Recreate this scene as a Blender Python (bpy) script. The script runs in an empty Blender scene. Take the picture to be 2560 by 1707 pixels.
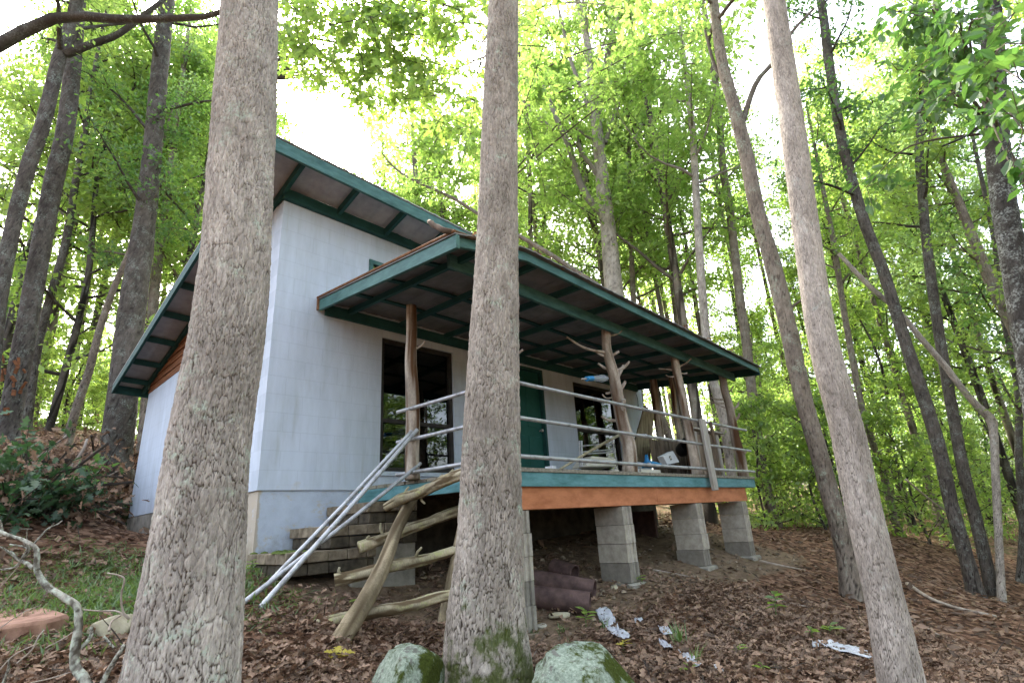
import bpy, math, random
import numpy as np
from mathutils import Vector

rng = np.random.default_rng(11)
random.seed(11)
S = bpy.context.scene
COL = S.collection

# ------------------------------------------------------------------ camera
CAM_R = np.array([[0.698729734814796, -0.7128412849178554, -0.060283166821430915],
                  [0.19171126123962956, 0.2677662291792874, -0.9442182156533075],
                  [0.6892195223581202, 0.64819638148788, 0.323755928171923]])
CAM_C = np.array([-2.1769735669084445, -5.725942075187505, -0.46624221248159636])
FPX = 1319.5161960156295          # focal length in pixels of a 2560 wide frame
K = 2560 / 2352.0


def ray(x, y):
    return CAM_R.T @ np.array([(x * K - 1280) / FPX, (y * K - 853.5) / FPX, 1.0])


def at(x, y, d):
    return CAM_C + ray(x, y) * d


def atX(x, y, c):
    r = ray(x, y); return CAM_C + r * (c - CAM_C[0]) / r[0]


def atY(x, y, c):
    r = ray(x, y); return CAM_C + r * (c - CAM_C[1]) / r[1]


def depth(p):
    return float(CAM_R[2] @ (np.asarray(p) - CAM_C))


cam = bpy.data.cameras.new('camera')
cam.sensor_width = 36.0
cam.lens = FPX / 2560 * 36.0
cam.clip_end = 1000
cam.clip_start = 0.05
co = bpy.data.objects.new('camera', cam)
COL.objects.link(co)
from mathutils import Matrix
Mx = Matrix.Identity(4)
for i in range(3):
    Mx[i][0] = CAM_R[0][i]; Mx[i][1] = -CAM_R[1][i]; Mx[i][2] = -CAM_R[2][i]; Mx[i][3] = CAM_C[i]
co.matrix_world = Mx
S.camera = co


# ------------------------------------------------------------------ noise in numpy
def h2(ix, iy, s=0):
    n = (ix.astype(np.int64) * 374761393 + iy.astype(np.int64) * 668265263 + s * 982451653) & 0xffffffff
    n = ((n ^ (n >> 13)) * 1274126177) & 0xffffffff
    return ((n ^ (n >> 16)) & 0xffff) / 65535.0


def vn(u, v, s=0, wrap=0):
    u = np.asarray(u, float); v = np.asarray(v, float)
    iu = np.floor(u).astype(np.int64); iv = np.floor(v).astype(np.int64)
    fu = u - iu; fv = v - iv
    fu = fu * fu * (3 - 2 * fu); fv = fv * fv * (3 - 2 * fv)
    iu1 = iu + 1
    if wrap:
        iu = iu % wrap; iu1 = iu1 % wrap
    a = h2(iu, iv, s); b = h2(iu1, iv, s); c = h2(iu, iv + 1, s); d = h2(iu1, iv + 1, s)
    return (a * (1 - fu) + b * fu) * (1 - fv) + (c * (1 - fu) + d * fu) * fv


def fbm(u, v, s=0, o=4, wrap=0):
    r = 0; a = .5; f = 1
    for i in range(o):
        r = r + a * (vn(np.asarray(u) * f, np.asarray(v) * f, s + i, wrap * f) - .5); a *= .5; f *= 2
    return r


def cells(u, v, wrap, s=0):
    iu = np.floor(u).astype(np.int64); iv = np.floor(v).astype(np.int64)
    F1 = np.full(u.shape, 9.); F2 = np.full(u.shape, 9.); ID = np.zeros(u.shape)
    for du in (-1, 0, 1):
        for dv in (-1, 0, 1):
            cu = iu + du; cv = iv + dv
            wu = cu % wrap
            d = np.hypot(cu + h2(wu, cv, s) - u, cv + h2(wu, cv, s + 7) - v)
            idd = h2(wu, cv, s + 13)
            m = d < F1
            F2 = np.where(m, F1, np.minimum(F2, d)); ID = np.where(m, idd, ID); F1 = np.where(m, d, F1)
    return F1, F2, ID


def sstep(a, b, x):
    t = np.clip((x - a) / (b - a), 0, 1); return t * t * (3 - 2 * t)


# ------------------------------------------------------------------ materials
def new_mat(name):
    m = bpy.data.materials.new(name); m.use_nodes = True
    nt = m.node_tree; nt.nodes.clear()
    return m, nt


class NT:
    def __init__(self, nt): self.nt = nt

    def n(self, t, **kw):
        nd = self.nt.nodes.new(t)
        for k, v in kw.items():
            if k in nd.inputs.keys() if isinstance(k, str) else False:
                nd.inputs[k].default_value = v
            elif hasattr(nd, k):
                setattr(nd, k, v)
            else:
                nd.inputs[k.replace('_', ' ')].default_value = v
        return nd

    def l(self, a, b): self.nt.links.new(a, b)

    def val(self, nd, i, x):
        if hasattr(x, 'is_linked') or hasattr(x, 'links'): self.l(x, nd.inputs[i])
        else: nd.inputs[i].default_value = x

    def noise(self, scale, vec=None, detail=4, rough=.6):
        nd = self.nt.nodes.new('ShaderNodeTexNoise')
        nd.inputs['Scale'].default_value = scale; nd.inputs['Detail'].default_value = detail
        nd.inputs['Roughness'].default_value = rough
        if vec is not None: self.l(vec, nd.inputs['Vector'])
        return nd.outputs['Fac']

    def coord(self, kind='Object', scale=(1, 1, 1)):
        tc = self.nt.nodes.new('ShaderNodeTexCoord'); mp = self.nt.nodes.new('ShaderNodeMapping')
        mp.inputs['Scale'].default_value = scale
        self.l(tc.outputs[kind], mp.inputs['Vector'])
        return mp.outputs['Vector']

    def ramp(self, fac, stops, interp='LINEAR'):
        nd = self.nt.nodes.new('ShaderNodeValToRGB'); e = nd.color_ramp.elements
        nd.color_ramp.interpolation = interp
        while len(e) < len(stops): e.new(.5)
        for el, (p, c) in zip(e, stops):
            el.position = p; el.color = (c[0], c[1], c[2], 1) if not np.isscalar(c) else (c, c, c, 1)
        self.l(fac, nd.inputs['Fac'])
        return nd.outputs['Color']

    def mix(self, fac, a, b, blend='MIX'):
        nd = self.nt.nodes.new('ShaderNodeMix'); nd.data_type = 'RGBA'; nd.blend_type = blend
        for i, x in ((0, fac), (6, a), (7, b)):
            if hasattr(x, 'links'): self.l(x, nd.inputs[i])
            elif i == 0: nd.inputs[0].default_value = x
            else: nd.inputs[i].default_value = (x[0], x[1], x[2], 1)
        return nd.outputs[2]

    def math(self, op, a, b=0.0, clamp=False):
        nd = self.nt.nodes.new('ShaderNodeMath'); nd.operation = op; nd.use_clamp = clamp
        for i, x in ((0, a), (1, b)):
            if hasattr(x, 'links'): self.l(x, nd.inputs[i])
            else: nd.inputs[i].default_value = x
        return nd.outputs[0]

    def bump(self, h, strength=.3, dist=.01, normal=None):
        nd = self.nt.nodes.new('ShaderNodeBump')
        nd.inputs['Strength'].default_value = strength; nd.inputs['Distance'].default_value = dist
        self.l(h, nd.inputs['Height'])
        if normal is not None: self.l(normal, nd.inputs['Normal'])
        return nd.outputs['Normal']

    def attr(self, name):
        nd = self.nt.nodes.new('ShaderNodeAttribute'); nd.attribute_name = name
        return nd.outputs['Fac']

    def island(self):
        return self.nt.nodes.new('ShaderNodeNewGeometry').outputs['Random Per Island']

    def objrand(self):
        return self.nt.nodes.new('ShaderNodeObjectInfo').outputs['Random']

    def bsdf(self, color, rough=.8, metal=0.0, normal=None, spec=.3):
        b = self.nt.nodes.new('ShaderNodeBsdfPrincipled'); o = self.nt.nodes.new('ShaderNodeOutputMaterial')
        for nm, x in (('Base Color', color), ('Roughness', rough), ('Metallic', metal)):
            if hasattr(x, 'links'): self.l(x, b.inputs[nm])
            elif nm == 'Base Color': b.inputs[nm].default_value = (x[0], x[1], x[2], 1)
            else: b.inputs[nm].default_value = x
        b.inputs['Specular IOR Level'].default_value = spec
        if normal is not None: self.l(normal, b.inputs['Normal'])
        self.l(b.outputs[0], o.inputs['Surface'])
        return b


MATS = {}


def plain(name, c1, c2, scale=6, rough=.8, bump=.2, metal=0., stretch=(1, 1, 1), lo=.35, hi=.65, bd=.004, island=0., spec=.3):
    if name in MATS: return MATS[name]
    m, nt = new_mat(name); t = NT(nt)
    v = t.coord('Object', stretch)
    f = t.noise(scale, v, 6, .65)
    col = t.ramp(f, [(lo, c1), (hi, c2)])
    if island:
        isl = t.island()
        k = t.ramp(isl, [(0, 1 - island), (1, 1 + island * .6)])
        col = t.mix(1.0, col, k, 'MULTIPLY')
    f2 = t.noise(scale * 6, v, 5, .7)
    t.bsdf(col, rough, metal, t.bump(f2, bump, bd), spec)
    MATS[name] = m; return m


def bark_mat(name, crack, c1, c2, lichen=(.36, .42, .33), lamt=.62, moss=None):
    m, nt = new_mat(name); t = NT(nt)
    uv = t.coord('UV', (1, 1, 1))
    pl = t.attr('plate'); rid = t.attr('tone')
    n1 = t.noise(9, t.coord('Object', (1, 1, .45)), 6, .7)
    base = t.ramp(n1, [(.3, c1), (.7, c2)])
    tone = t.ramp(rid, [(.15, .74), (.85, 1.2)])
    base = t.mix(1.0, base, tone, 'MULTIPLY')
    big = t.noise(1.7, t.coord('Object', (1, 1, .5)), 5, .65)
    base = t.mix(1.0, base, t.ramp(big, [(.32, (.66, .64, .62)), (.6, (1.1, 1.08, 1.06))]), 'MULTIPLY')
    fine = t.noise(95, t.coord('Object', (1, 1, .3)), 5, .75)
    base = t.mix(1.0, base, t.ramp(fine, [(.25, .6), (.7, 1.22)]), 'MULTIPLY')
    pf = t.ramp(pl, [(.20, 0.), (.74, 1.)])
    col = t.mix(pf, crack, base)
    # lichen
    l1 = t.noise(5, t.coord('Object'), 5, .7)
    l2 = t.noise(38, t.coord('Object'), 4, .7)
    lf = t.math('MULTIPLY', t.ramp(l1, [(lamt - .07, 0.), (lamt + .06, 1.)]), t.ramp(l2, [(.45, 0.), (.58, .85)]))
    lf = t.math('MULTIPLY', lf, pf)
    col = t.mix(lf, col, lichen)
    if moss:
        z0, z1 = moss
        sep = nt.nodes.new('ShaderNodeSeparateXYZ'); t.l(t.coord('Object'), sep.inputs[0])
        mr = nt.nodes.new('ShaderNodeMapRange')
        t.l(sep.outputs[2], mr.inputs['Value'])
        mr.inputs['From Min'].default_value = z0; mr.inputs['From Max'].default_value = z1
        mr.inputs['To Min'].default_value = 1; mr.inputs['To Max'].default_value = 0
        a = t.math('ADD', mr.outputs[0], t.math('MULTIPLY', t.math('SUBTRACT', t.noise(5, t.coord('Object'), 5, .7), .5), 3.2))
        mf = t.ramp(a, [(.45, 0.), (.85, .9)])
        col = t.mix(mf, col, t.mix(t.noise(60, None, 4), (.025, .034, .007), (.085, .10, .02)))
    h = t.math('ADD', t.math('MULTIPLY', pl, .4), fine)
    t.bsdf(col, .92, 0, t.bump(h, .55, .006), .12)
    MATS[name] = m; return m


bark_mat('bark_black', (.012, .011, .010), (.034, .029, .026), (.075, .068, .062), (.26, .27, .25), .50)


def grained(name, dark, c1, c2, lichen, lt): bark_mat(name, dark, c1, c2, lichen, lt)


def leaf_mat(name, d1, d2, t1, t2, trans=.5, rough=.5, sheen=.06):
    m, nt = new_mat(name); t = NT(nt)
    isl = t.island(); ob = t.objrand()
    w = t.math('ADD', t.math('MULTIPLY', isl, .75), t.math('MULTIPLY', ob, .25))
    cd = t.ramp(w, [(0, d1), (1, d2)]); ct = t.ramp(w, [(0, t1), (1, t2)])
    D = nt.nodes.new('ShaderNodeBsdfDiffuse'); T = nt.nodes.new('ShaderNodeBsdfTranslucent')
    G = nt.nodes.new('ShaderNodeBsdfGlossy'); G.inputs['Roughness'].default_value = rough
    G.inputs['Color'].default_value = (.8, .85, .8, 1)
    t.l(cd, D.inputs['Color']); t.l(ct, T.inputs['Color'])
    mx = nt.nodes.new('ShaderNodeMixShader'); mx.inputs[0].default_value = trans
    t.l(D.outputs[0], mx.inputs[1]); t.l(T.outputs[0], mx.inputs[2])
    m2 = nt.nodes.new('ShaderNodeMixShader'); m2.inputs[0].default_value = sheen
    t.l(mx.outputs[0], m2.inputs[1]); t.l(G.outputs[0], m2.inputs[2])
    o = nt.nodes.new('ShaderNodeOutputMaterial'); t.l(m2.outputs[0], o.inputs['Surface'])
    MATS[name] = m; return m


bark_mat('bark_grey', (.06, .043, .032), (.295, .258, .224), (.47, .42, .372), (.40, .45, .36), .60)
bark_mat('bark_grey_mossy', (.052, .039, .029), (.258, .224, .19), (.43, .383, .335), (.42, .5, .40), .62, moss=(.05, .72))
bark_mat('bark_pale', (.10, .082, .066), (.295, .258, .224), (.46, .41, .365), (.42, .45, .40), .64)
bark_mat('bark_mid', (.05, .04, .032), (.16, .13, .105), (.28, .235, .195), (.30, .34, .26), .58)
bark_mat('bark_dark', (.022, .019, .016), (.068, .058, .05), (.135, .118, .104), (.20, .22, .19), .56)
plain('bare_wood', (.22, .17, .13), (.40, .34, .28), 10, .9, .4, stretch=(1, 1, .3))
plain('lichen_twig', (.10, .085, .065), (.42, .43, .36), 34, .95, .5, lo=.4, hi=.6)
plain('cedar', (.13, .085, .055), (.40, .35, .30), 9, .9, .6, stretch=(1, 1, .16), lo=.38, hi=.6)
plain('log_wood', (.17, .14, .075), (.42, .38, .26), 12, .9, .5, lo=.32, hi=.66)
plain('plank_wood', (.10, .075, .042), (.36, .30, .19), 9, .9, .7, stretch=(2.5, 2.5, .25), lo=.3, hi=.66)
plain('grey_board', (.24, .21, .175), (.48, .45, .41), 10, .9, .5, stretch=(2, 2, .25), lo=.3)
plain('deck_wood', (.14, .125, .095), (.33, .30, .24), 8, .9, .4, stretch=(3, .4, 3), island=.2)
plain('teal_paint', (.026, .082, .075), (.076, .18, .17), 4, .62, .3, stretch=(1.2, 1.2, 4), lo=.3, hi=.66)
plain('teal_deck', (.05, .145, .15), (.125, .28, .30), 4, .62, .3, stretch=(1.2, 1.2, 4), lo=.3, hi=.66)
plain('teal_shaded', (.010, .05, .048), (.018, .08, .076), 5, .7, .25)  # darkened copy of the teal paint, shade under the roofs in its colour
plain('orange_paint', (.30, .10, .04), (.50, .195, .09), 3, .75, .2, stretch=(1.5, 1.5, 4), lo=.25, hi=.6)
plain('tin_sheet', (.29, .29, .295), (.42, .42, .425), 4, .6, .1, metal=.2)
plain('tin_shaded', (.13, .128, .126), (.22, .215, .21), 4, .6, .1, metal=.2)  # darker copy of the tin sheet, porch underside shade put into the colour
plain('rust_edge', (.10, .045, .02), (.24, .12, .06), 14, .9, .4)
plain('concrete_block', (.225, .20, .165), (.37, .335, .28), 14, .95, .5, island=.42, lo=.3, hi=.7)
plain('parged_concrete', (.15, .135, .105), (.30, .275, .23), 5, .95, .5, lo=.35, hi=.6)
plain('brick_cream', (.11, .085, .055), (.27, .22, .155), 12, .95, .5, island=.22)
plain('galvanised', (.17, .165, .16), (.46, .465, .475), 9, .5, .3, metal=.55, lo=.28, hi=.52)
plain('rust_pipe', (.06, .036, .032), (.15, .092, .08), 7, .75, .35, metal=.15)
plain('siding_brown', (.12, .045, .018), (.26, .105, .045), 5, .8, .3, stretch=(1, .3, 4))
plain('sandstone', (.17, .085, .055), (.37, .215, .15), 8, .95, .6)
plain('stone_tan', (.28, .24, .16), (.45, .40, .29), 9, .95, .6)
plain('sheet_plastic', (.36, .37, .39), (.56, .57, .60), 9, .4, .2)
plain('white_plastic', (.62, .64, .68), (.8, .82, .85), 5, .45, .1)
plain('cream_plastic', (.62, .58, .48), (.76, .72, .62), 5, .5, .1)
plain('blue_plastic', (.02, .17, .40), (.04, .26, .52), 5, .4, .1)
plain('black_plastic', (.008, .008, .009), (.02, .02, .021), 5, .5, .1)
plain('dark_frame', (.015, .012, .010), (.035, .03, .026), 8, .6, .1)
plain('door_green', (.010, .075, .06), (.016, .10, .082), 4, .6, .1)
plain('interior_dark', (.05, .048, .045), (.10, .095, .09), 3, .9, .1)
plain('bin_board', (.10, .07, .048), (.25, .19, .14), 7, .9, .4, stretch=(2, 2, .4), island=.35)
plain('plank_brown', (.055, .036, .024), (.14, .10, .07), 7, .9, .4, stretch=(2, 2, .4), island=.25)
plain('brick_dark', (.035, .029, .02), (.115, .095, .066), 10, .95, .5, island=.2)  # darker brick for the lower course of each step
plain('dirt_crumb', (.09, .065, .042), (.30, .235, .165), 9, .95, .4, island=.5)
plain('dirty_shaded_block', (.03, .026, .02), (.085, .075, .06), 5, .95, .4)  # soil-dark foundation; also paints the shade in the recess below the steps
plain('moss', (.035, .055, .008), (.12, .16, .03), 40, 1., .8)

grained('log_bark', (.11, .078, .043), (.33, .275, .175), (.55, .49, .35), (.38, .38, .16), .56)
grained('rail_bark', (.085, .06, .034), (.235, .185, .115), (.40, .33, .22), (.36, .36, .18), .66)
grained('cedar_log', (.10, .052, .028), (.35, .295, .24), (.54, .48, .415), (.4, .4, .36), .75)
grained('grey_limb', (.08, .068, .052), (.27, .25, .21), (.46, .45, .39), (.45, .5, .40), .48)

# painted block wall
def block_wall_mat(name, axis):
    m, nt = new_mat(name); t = NT(nt)
    tc = nt.nodes.new('ShaderNodeTexCoord'); sp = nt.nodes.new('ShaderNodeSeparateXYZ'); cb = nt.nodes.new('ShaderNodeCombineXYZ')
    t.l(tc.outputs['Object'], sp.inputs[0])
    t.l(sp.outputs[axis], cb.inputs[0]); t.l(sp.outputs[2], cb.inputs[1])
    br = nt.nodes.new('ShaderNodeTexBrick')
    br.offset = .5; br.offset_frequency = 2; br.squash = 1
    br.inputs['Scale'].default_value = 1; br.inputs['Mortar Size'].default_value = .0045
    br.inputs['Mortar Smooth'].default_value = .25; br.inputs['Brick Width'].default_value = .406; br.inputs['Row Height'].default_value = .203
    br.inputs['Color1'].default_value = (.50, .558, .655, 1); br.inputs['Color2'].default_value = (.507, .565, .662, 1)
    br.inputs['Mortar'].default_value = (.45, .505, .595, 1)
    ad = nt.nodes.new('ShaderNodeVectorMath'); ad.operation = 'ADD'; ad.inputs[1].default_value = (.406 * 50, .203 * 41, 0)
    t.l(cb.outputs[0], ad.inputs[0]); t.l(ad.outputs[0], br.inputs['Vector'])
    st = t.noise(1.6, t.coord('Object', (2.5, 2.5, .5)), 6, .7)
    col = t.mix(1.0, br.outputs['Color'], t.ramp(st, [(.3, (.80, .80, .77)), (.62, (1.03, 1.02, 1.0))]), 'MULTIPLY')
    # grime and peeled paint close to the ground
    mr = nt.nodes.new('ShaderNodeMapRange'); t.l(sp.outputs[2], mr.inputs['Value'])
    mr.inputs['From Min'].default_value = -.2; mr.inputs['From Max'].default_value = .35
    mr.inputs['To Min'].default_value = .62; mr.inputs['To Max'].default_value = 0.
    pf = t.math('ADD', mr.outputs[0], t.math('SUBTRACT', t.noise(4, t.coord('Object'), 6, .7), .52))
    col = t.mix(t.ramp(pf, [(.38, 0.), (.55, .6)]), col, (.47, .43, .36))
    drip = t.math('MULTIPLY', t.ramp(t.noise(3.2, t.coord('Object', (3, 3, .22)), 5, .7), [(.54, 0.), (.72, .5)]), t.ramp(t.noise(1.1, t.coord('Object'), 3), [(.42, 0.), (.6, 1.)]))
    col = t.mix(drip, col, (.33, .34, .31))
    fine = t.noise(130, t.coord('Object'), 3, .7)
    b1 = t.bump(t.math('SUBTRACT', 1.0, br.outputs['Fac']), .3, .005)
    t.bsdf(col, .75, 0, t.bump(fine, .18, .003, b1), .25)
    MATS[name] = m


block_wall_mat('block_paint_front', 0)
block_wall_mat('block_paint_side', 1)

m, nt = new_mat('parge_paint'); t = NT(nt)
n1 = t.noise(3, t.coord('Object'), 6, .7)
c = t.ramp(n1, [(.3, (.38, .42, .49)), (.6, (.475, .53, .615))])
c = t.mix(t.ramp(t.noise(5, t.coord('Object', (1, 1, 2)), 6, .75), [(.57, 0.), (.64, .75)]), c, (.46, .40, .30))
_sp = nt.nodes.new('ShaderNodeSeparateXYZ'); t.l(t.coord('Object'), _sp.inputs[0])
_e = t.math('ADD', t.math('MULTIPLY', _sp.outputs[0], 15.), t.math('MULTIPLY', t.math('SUBTRACT', t.noise(6, t.coord('Object'), 5, .7), .5), 2.2))
c = t.mix(t.ramp(_e, [(.55, .9), (.85, 0.)]), c, (.44, .37, .28))
_g = t.math('ADD', t.math('MULTIPLY', _sp.outputs[2], -1.3), t.math('MULTIPLY', t.math('SUBTRACT', t.noise(4, t.coord('Object'), 6, .75), .5), 1.4))
c = t.mix(t.ramp(_g, [(.62, 0.), (1.0, .7)]), c, (.20, .17, .12))
t.bsdf(c, .85, 0, t.bump(t.noise(28, t.coord('Object'), 6, .75), .9, .012), .2)
MATS['parge_paint'] = m

m, nt = new_mat('lichen_rock'); t = NT(nt)
ob = t.coord('Object')
base = t.ramp(t.noise(9, ob, 6, .7), [(.3, (.10, .10, .085)), (.7, (.23, .22, .19))])
lf = t.math('ADD', t.math('MULTIPLY', t.noise(5.5, ob, 8, .75), 1.0), t.math('MULTIPLY', t.noise(26, ob, 5, .8), .3))
lich = t.ramp(t.noise(48, ob, 6, .85), [(.3, (.10, .115, .085)), (.5, (.28, .33, .255)), (.7, (.52, .56, .46))])
col = t.mix(t.ramp(lf, [(.54, 0.), (.58, 1.)]), base, lich)
mf = t.math('ADD', t.noise(4.2, t.coord('Object', (1, 1, .6)), 7, .72), t.math('MULTIPLY', t.noise(40, ob, 4, .8), .14))
moss = t.ramp(t.noise(70, ob, 4, .8), [(.3, (.022, .03, .005)), (.7, (.085, .105, .02))])
col = t.mix(t.ramp(mf, [(.55, 0.), (.62, 1.)]), col, moss)
t.bsdf(col, .95, 0, t.bump(t.math('ADD', t.noise(60, ob, 6, .85), t.noise(14, ob, 6, .7)), .9, .014), .1)
MATS['lichen_rock'] = m

m, nt = new_mat('glass_pane'); t = NT(nt)
tr = nt.nodes.new('ShaderNodeBsdfTransparent'); tr.inputs[0].default_value = (.55, .58, .56, 1)
gl = nt.nodes.new('ShaderNodeBsdfGlossy'); gl.inputs['Roughness'].default_value = .02
fr = nt.nodes.new('ShaderNodeFresnel'); fr.inputs['IOR'].default_value = 2.1
t.l(t.bump(t.noise(2.5, t.coord('Object'), 2), .05, .02), gl.inputs['Normal'])
mx = nt.nodes.new('ShaderNodeMixShader'); t.l(fr.outputs[0], mx.inputs[0]); t.l(tr.outputs[0], mx.inputs[1]); t.l(gl.outputs[0], mx.inputs[2])
o = nt.nodes.new('ShaderNodeOutputMaterial'); t.l(mx.outputs[0], o.inputs['Surface'])
MATS['glass_pane'] = m

m, nt = new_mat('clear_plastic'); t = NT(nt)
tr = nt.nodes.new('ShaderNodeBsdfTransparent'); tr.inputs[0].default_value = (.8, .83, .85, 1)
gl = nt.nodes.new('ShaderNodeBsdfPrincipled'); gl.inputs['Base Color'].default_value = (.6, .65, .7, 1); gl.inputs['Roughness'].default_value = .25
mx = nt.nodes.new('ShaderNodeMixShader'); mx.inputs[0].default_value = .35
t.l(tr.outputs[0], mx.inputs[1]); t.l(gl.outputs[0], mx.inputs[2])
o = nt.nodes.new('ShaderNodeOutputMaterial'); t.l(mx.outputs[0], o.inputs['Surface'])
MATS['clear_plastic'] = m

# ground
m, nt = new_mat('forest_floor'); t = NT(nt)
ob = t.coord('Object')
wob = nt.nodes.new('ShaderNodeTexNoise'); wob.inputs['Scale'].default_value = 9; t.l(ob, wob.inputs['Vector'])
mv = nt.nodes.new('ShaderNodeMix'); mv.data_type = 'VECTOR'; mv.inputs[0].default_value = .06
t.l(ob, mv.inputs[4]); t.l(wob.outputs['Color'], mv.inputs[5])
vo = nt.nodes.new('ShaderNodeTexVoronoi'); vo.inputs['Scale'].default_value = 16; t.l(mv.outputs[1], vo.inputs['Vector'])
sx = nt.nodes.new('ShaderNodeSeparateColor'); t.l(vo.outputs['Color'], sx.inputs[0])
lit = t.ramp(sx.outputs[0], [(0, (.04, .022, .014)), (.35, (.11, .058, .035)), (.7, (.20, .11, .068)), (1, (.31, .19, .125))])
soil = t.ramp(t.noise(7, ob, 7, .75), [(.3, (.09, .06, .038)), (.7, (.29, .205, .135))])
df = t.math('ADD', t.attr('dirt'), t.math('MULTIPLY', t.math('SUBTRACT', t.noise(3, ob, 5, .7), .5), .9))
col = t.mix(t.ramp(df, [(.4, 0.), (.6, 1.)]), lit, soil)
gf = t.math('ADD', t.attr('green'), t.math('MULTIPLY', t.math('SUBTRACT', t.noise(2.5, ob, 6, .75), .5), 1.3))
col = t.mix(t.ramp(gf, [(.45, 0.), (.75, .8)]), col, t.ramp(t.noise(30, ob, 4, .8), [(.3, (.03, .05, .012)), (.7, (.09, .13, .035))]))
hh = t.math('ADD', vo.outputs['Distance'], t.noise(40, ob, 5, .8))
t.bsdf(col, .95, 0, t.bump(hh, .8, .03), .1)
MATS['forest_floor'] = m

# foliage
leaf_mat('leaf_sunny', (.09, .16, .03), (.17, .23, .045), (.32, .54, .09), (.55, .73, .17), .63)
leaf_mat('leaf_mid', (.06, .13, .028), (.12, .18, .035), (.24, .43, .06), (.47, .61, .10), .58)
leaf_mat('leaf_deep', (.035, .085, .025), (.07, .13, .032), (.10, .25, .04), (.22, .39, .065), .5)
leaf_mat('leaf_blueish', (.065, .13, .065), (.10, .17, .075), (.28, .47, .14), (.48, .65, .20), .6)
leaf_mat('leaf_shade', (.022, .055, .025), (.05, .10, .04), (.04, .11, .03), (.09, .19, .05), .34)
leaf_mat('leaf_dead', (.045, .025, .016), (.42, .27, .18), (.07, .035, .02), (.22, .12, .07), .22, .6, .03)
leaf_mat('leaf_yellow', (.45, .36, .05), (.55, .45, .07), (.5, .4, .05), (.55, .45, .06), .4)
leaf_mat('blade', (.06, .12, .03), (.16, .22, .06), (.12, .22, .03), (.2, .3, .05), .4)


def M(n): return MATS[n]


# ------------------------------------------------------------------ mesh helpers
def origin(o):
    v = np.zeros(3)
    while o is not None:
        v += np.array(o.location); o = o.parent
    return v


def mesh_np(name, V, polys, mat, parent=None, uv=None, attrs=None, smooth=False, loc=None, mats=None, midx=None):
    """polys: list of integer arrays (m,k)."""
    V = np.asarray(V, float)
    off = origin(parent) + (np.asarray(loc, float) if loc is not None else 0)
    me = bpy.data.meshes.new(name)
    V = V - off
    me.vertices.add(len(V)); me.vertices.foreach_set('co', V.astype(np.float32).ravel())
    polys = [np.asarray(p, np.int32) for p in polys if len(p)]
    flat = np.concatenate([p.ravel() for p in polys]); sizes = np.concatenate([np.full(len(p), p.shape[1], np.int32) for p in polys])
    starts = np.concatenate([[0], np.cumsum(sizes)[:-1]]).astype(np.int32)
    me.loops.add(len(flat)); me.loops.foreach_set('vertex_index', flat)
    me.polygons.add(len(sizes)); me.polygons.foreach_set('loop_start', starts)
    try: me.polygons.foreach_set('loop_total', sizes)
    except Exception: pass
    for mm in (mats or [mat]): me.materials.append(MATS[mm] if isinstance(mm, str) else mm)
    if midx is not None: me.polygons.foreach_set('material_index', np.asarray(midx, np.int32))
    if uv is not None:
        ul = me.uv_layers.new(name='UVMap')
        ul.data.foreach_set('uv', np.asarray(uv, np.float32)[flat].ravel())
    for k, a in (attrs or {}).items():
        at_ = me.attributes.new(k, 'FLOAT', 'POINT'); at_.data.foreach_set('value', np.asarray(a, np.float32))
    me.update(calc_edges=True)
    if smooth is None: me.polygons.foreach_set('use_smooth', np.zeros(len(sizes), bool))
    else:
        me.polygons.foreach_set('use_smooth', np.ones(len(sizes), bool))
        if smooth is False: me.set_sharp_from_angle(angle=.65)
    o = bpy.data.objects.new(name, me); COL.objects.link(o)
    if loc is not None: o.location = loc
    if parent is not None: o.parent = parent
    return o


def tag(o, label=None, cat=None, group=None, kind=None):
    if label: o['label'] = label
    if cat: o['category'] = cat
    if group: o['group'] = group
    if kind: o['kind'] = kind
    return o


def empty(name, loc, label, cat, group=None):
    o = bpy.data.objects.new(name, None); COL.objects.link(o); o.location = [float(c) for c in loc]
    o.empty_display_size = .2
    return tag(o, label, cat, group)


def unit(v):
    v = np.asarray(v, float); return v / max(1e-9, np.linalg.norm(v))


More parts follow.
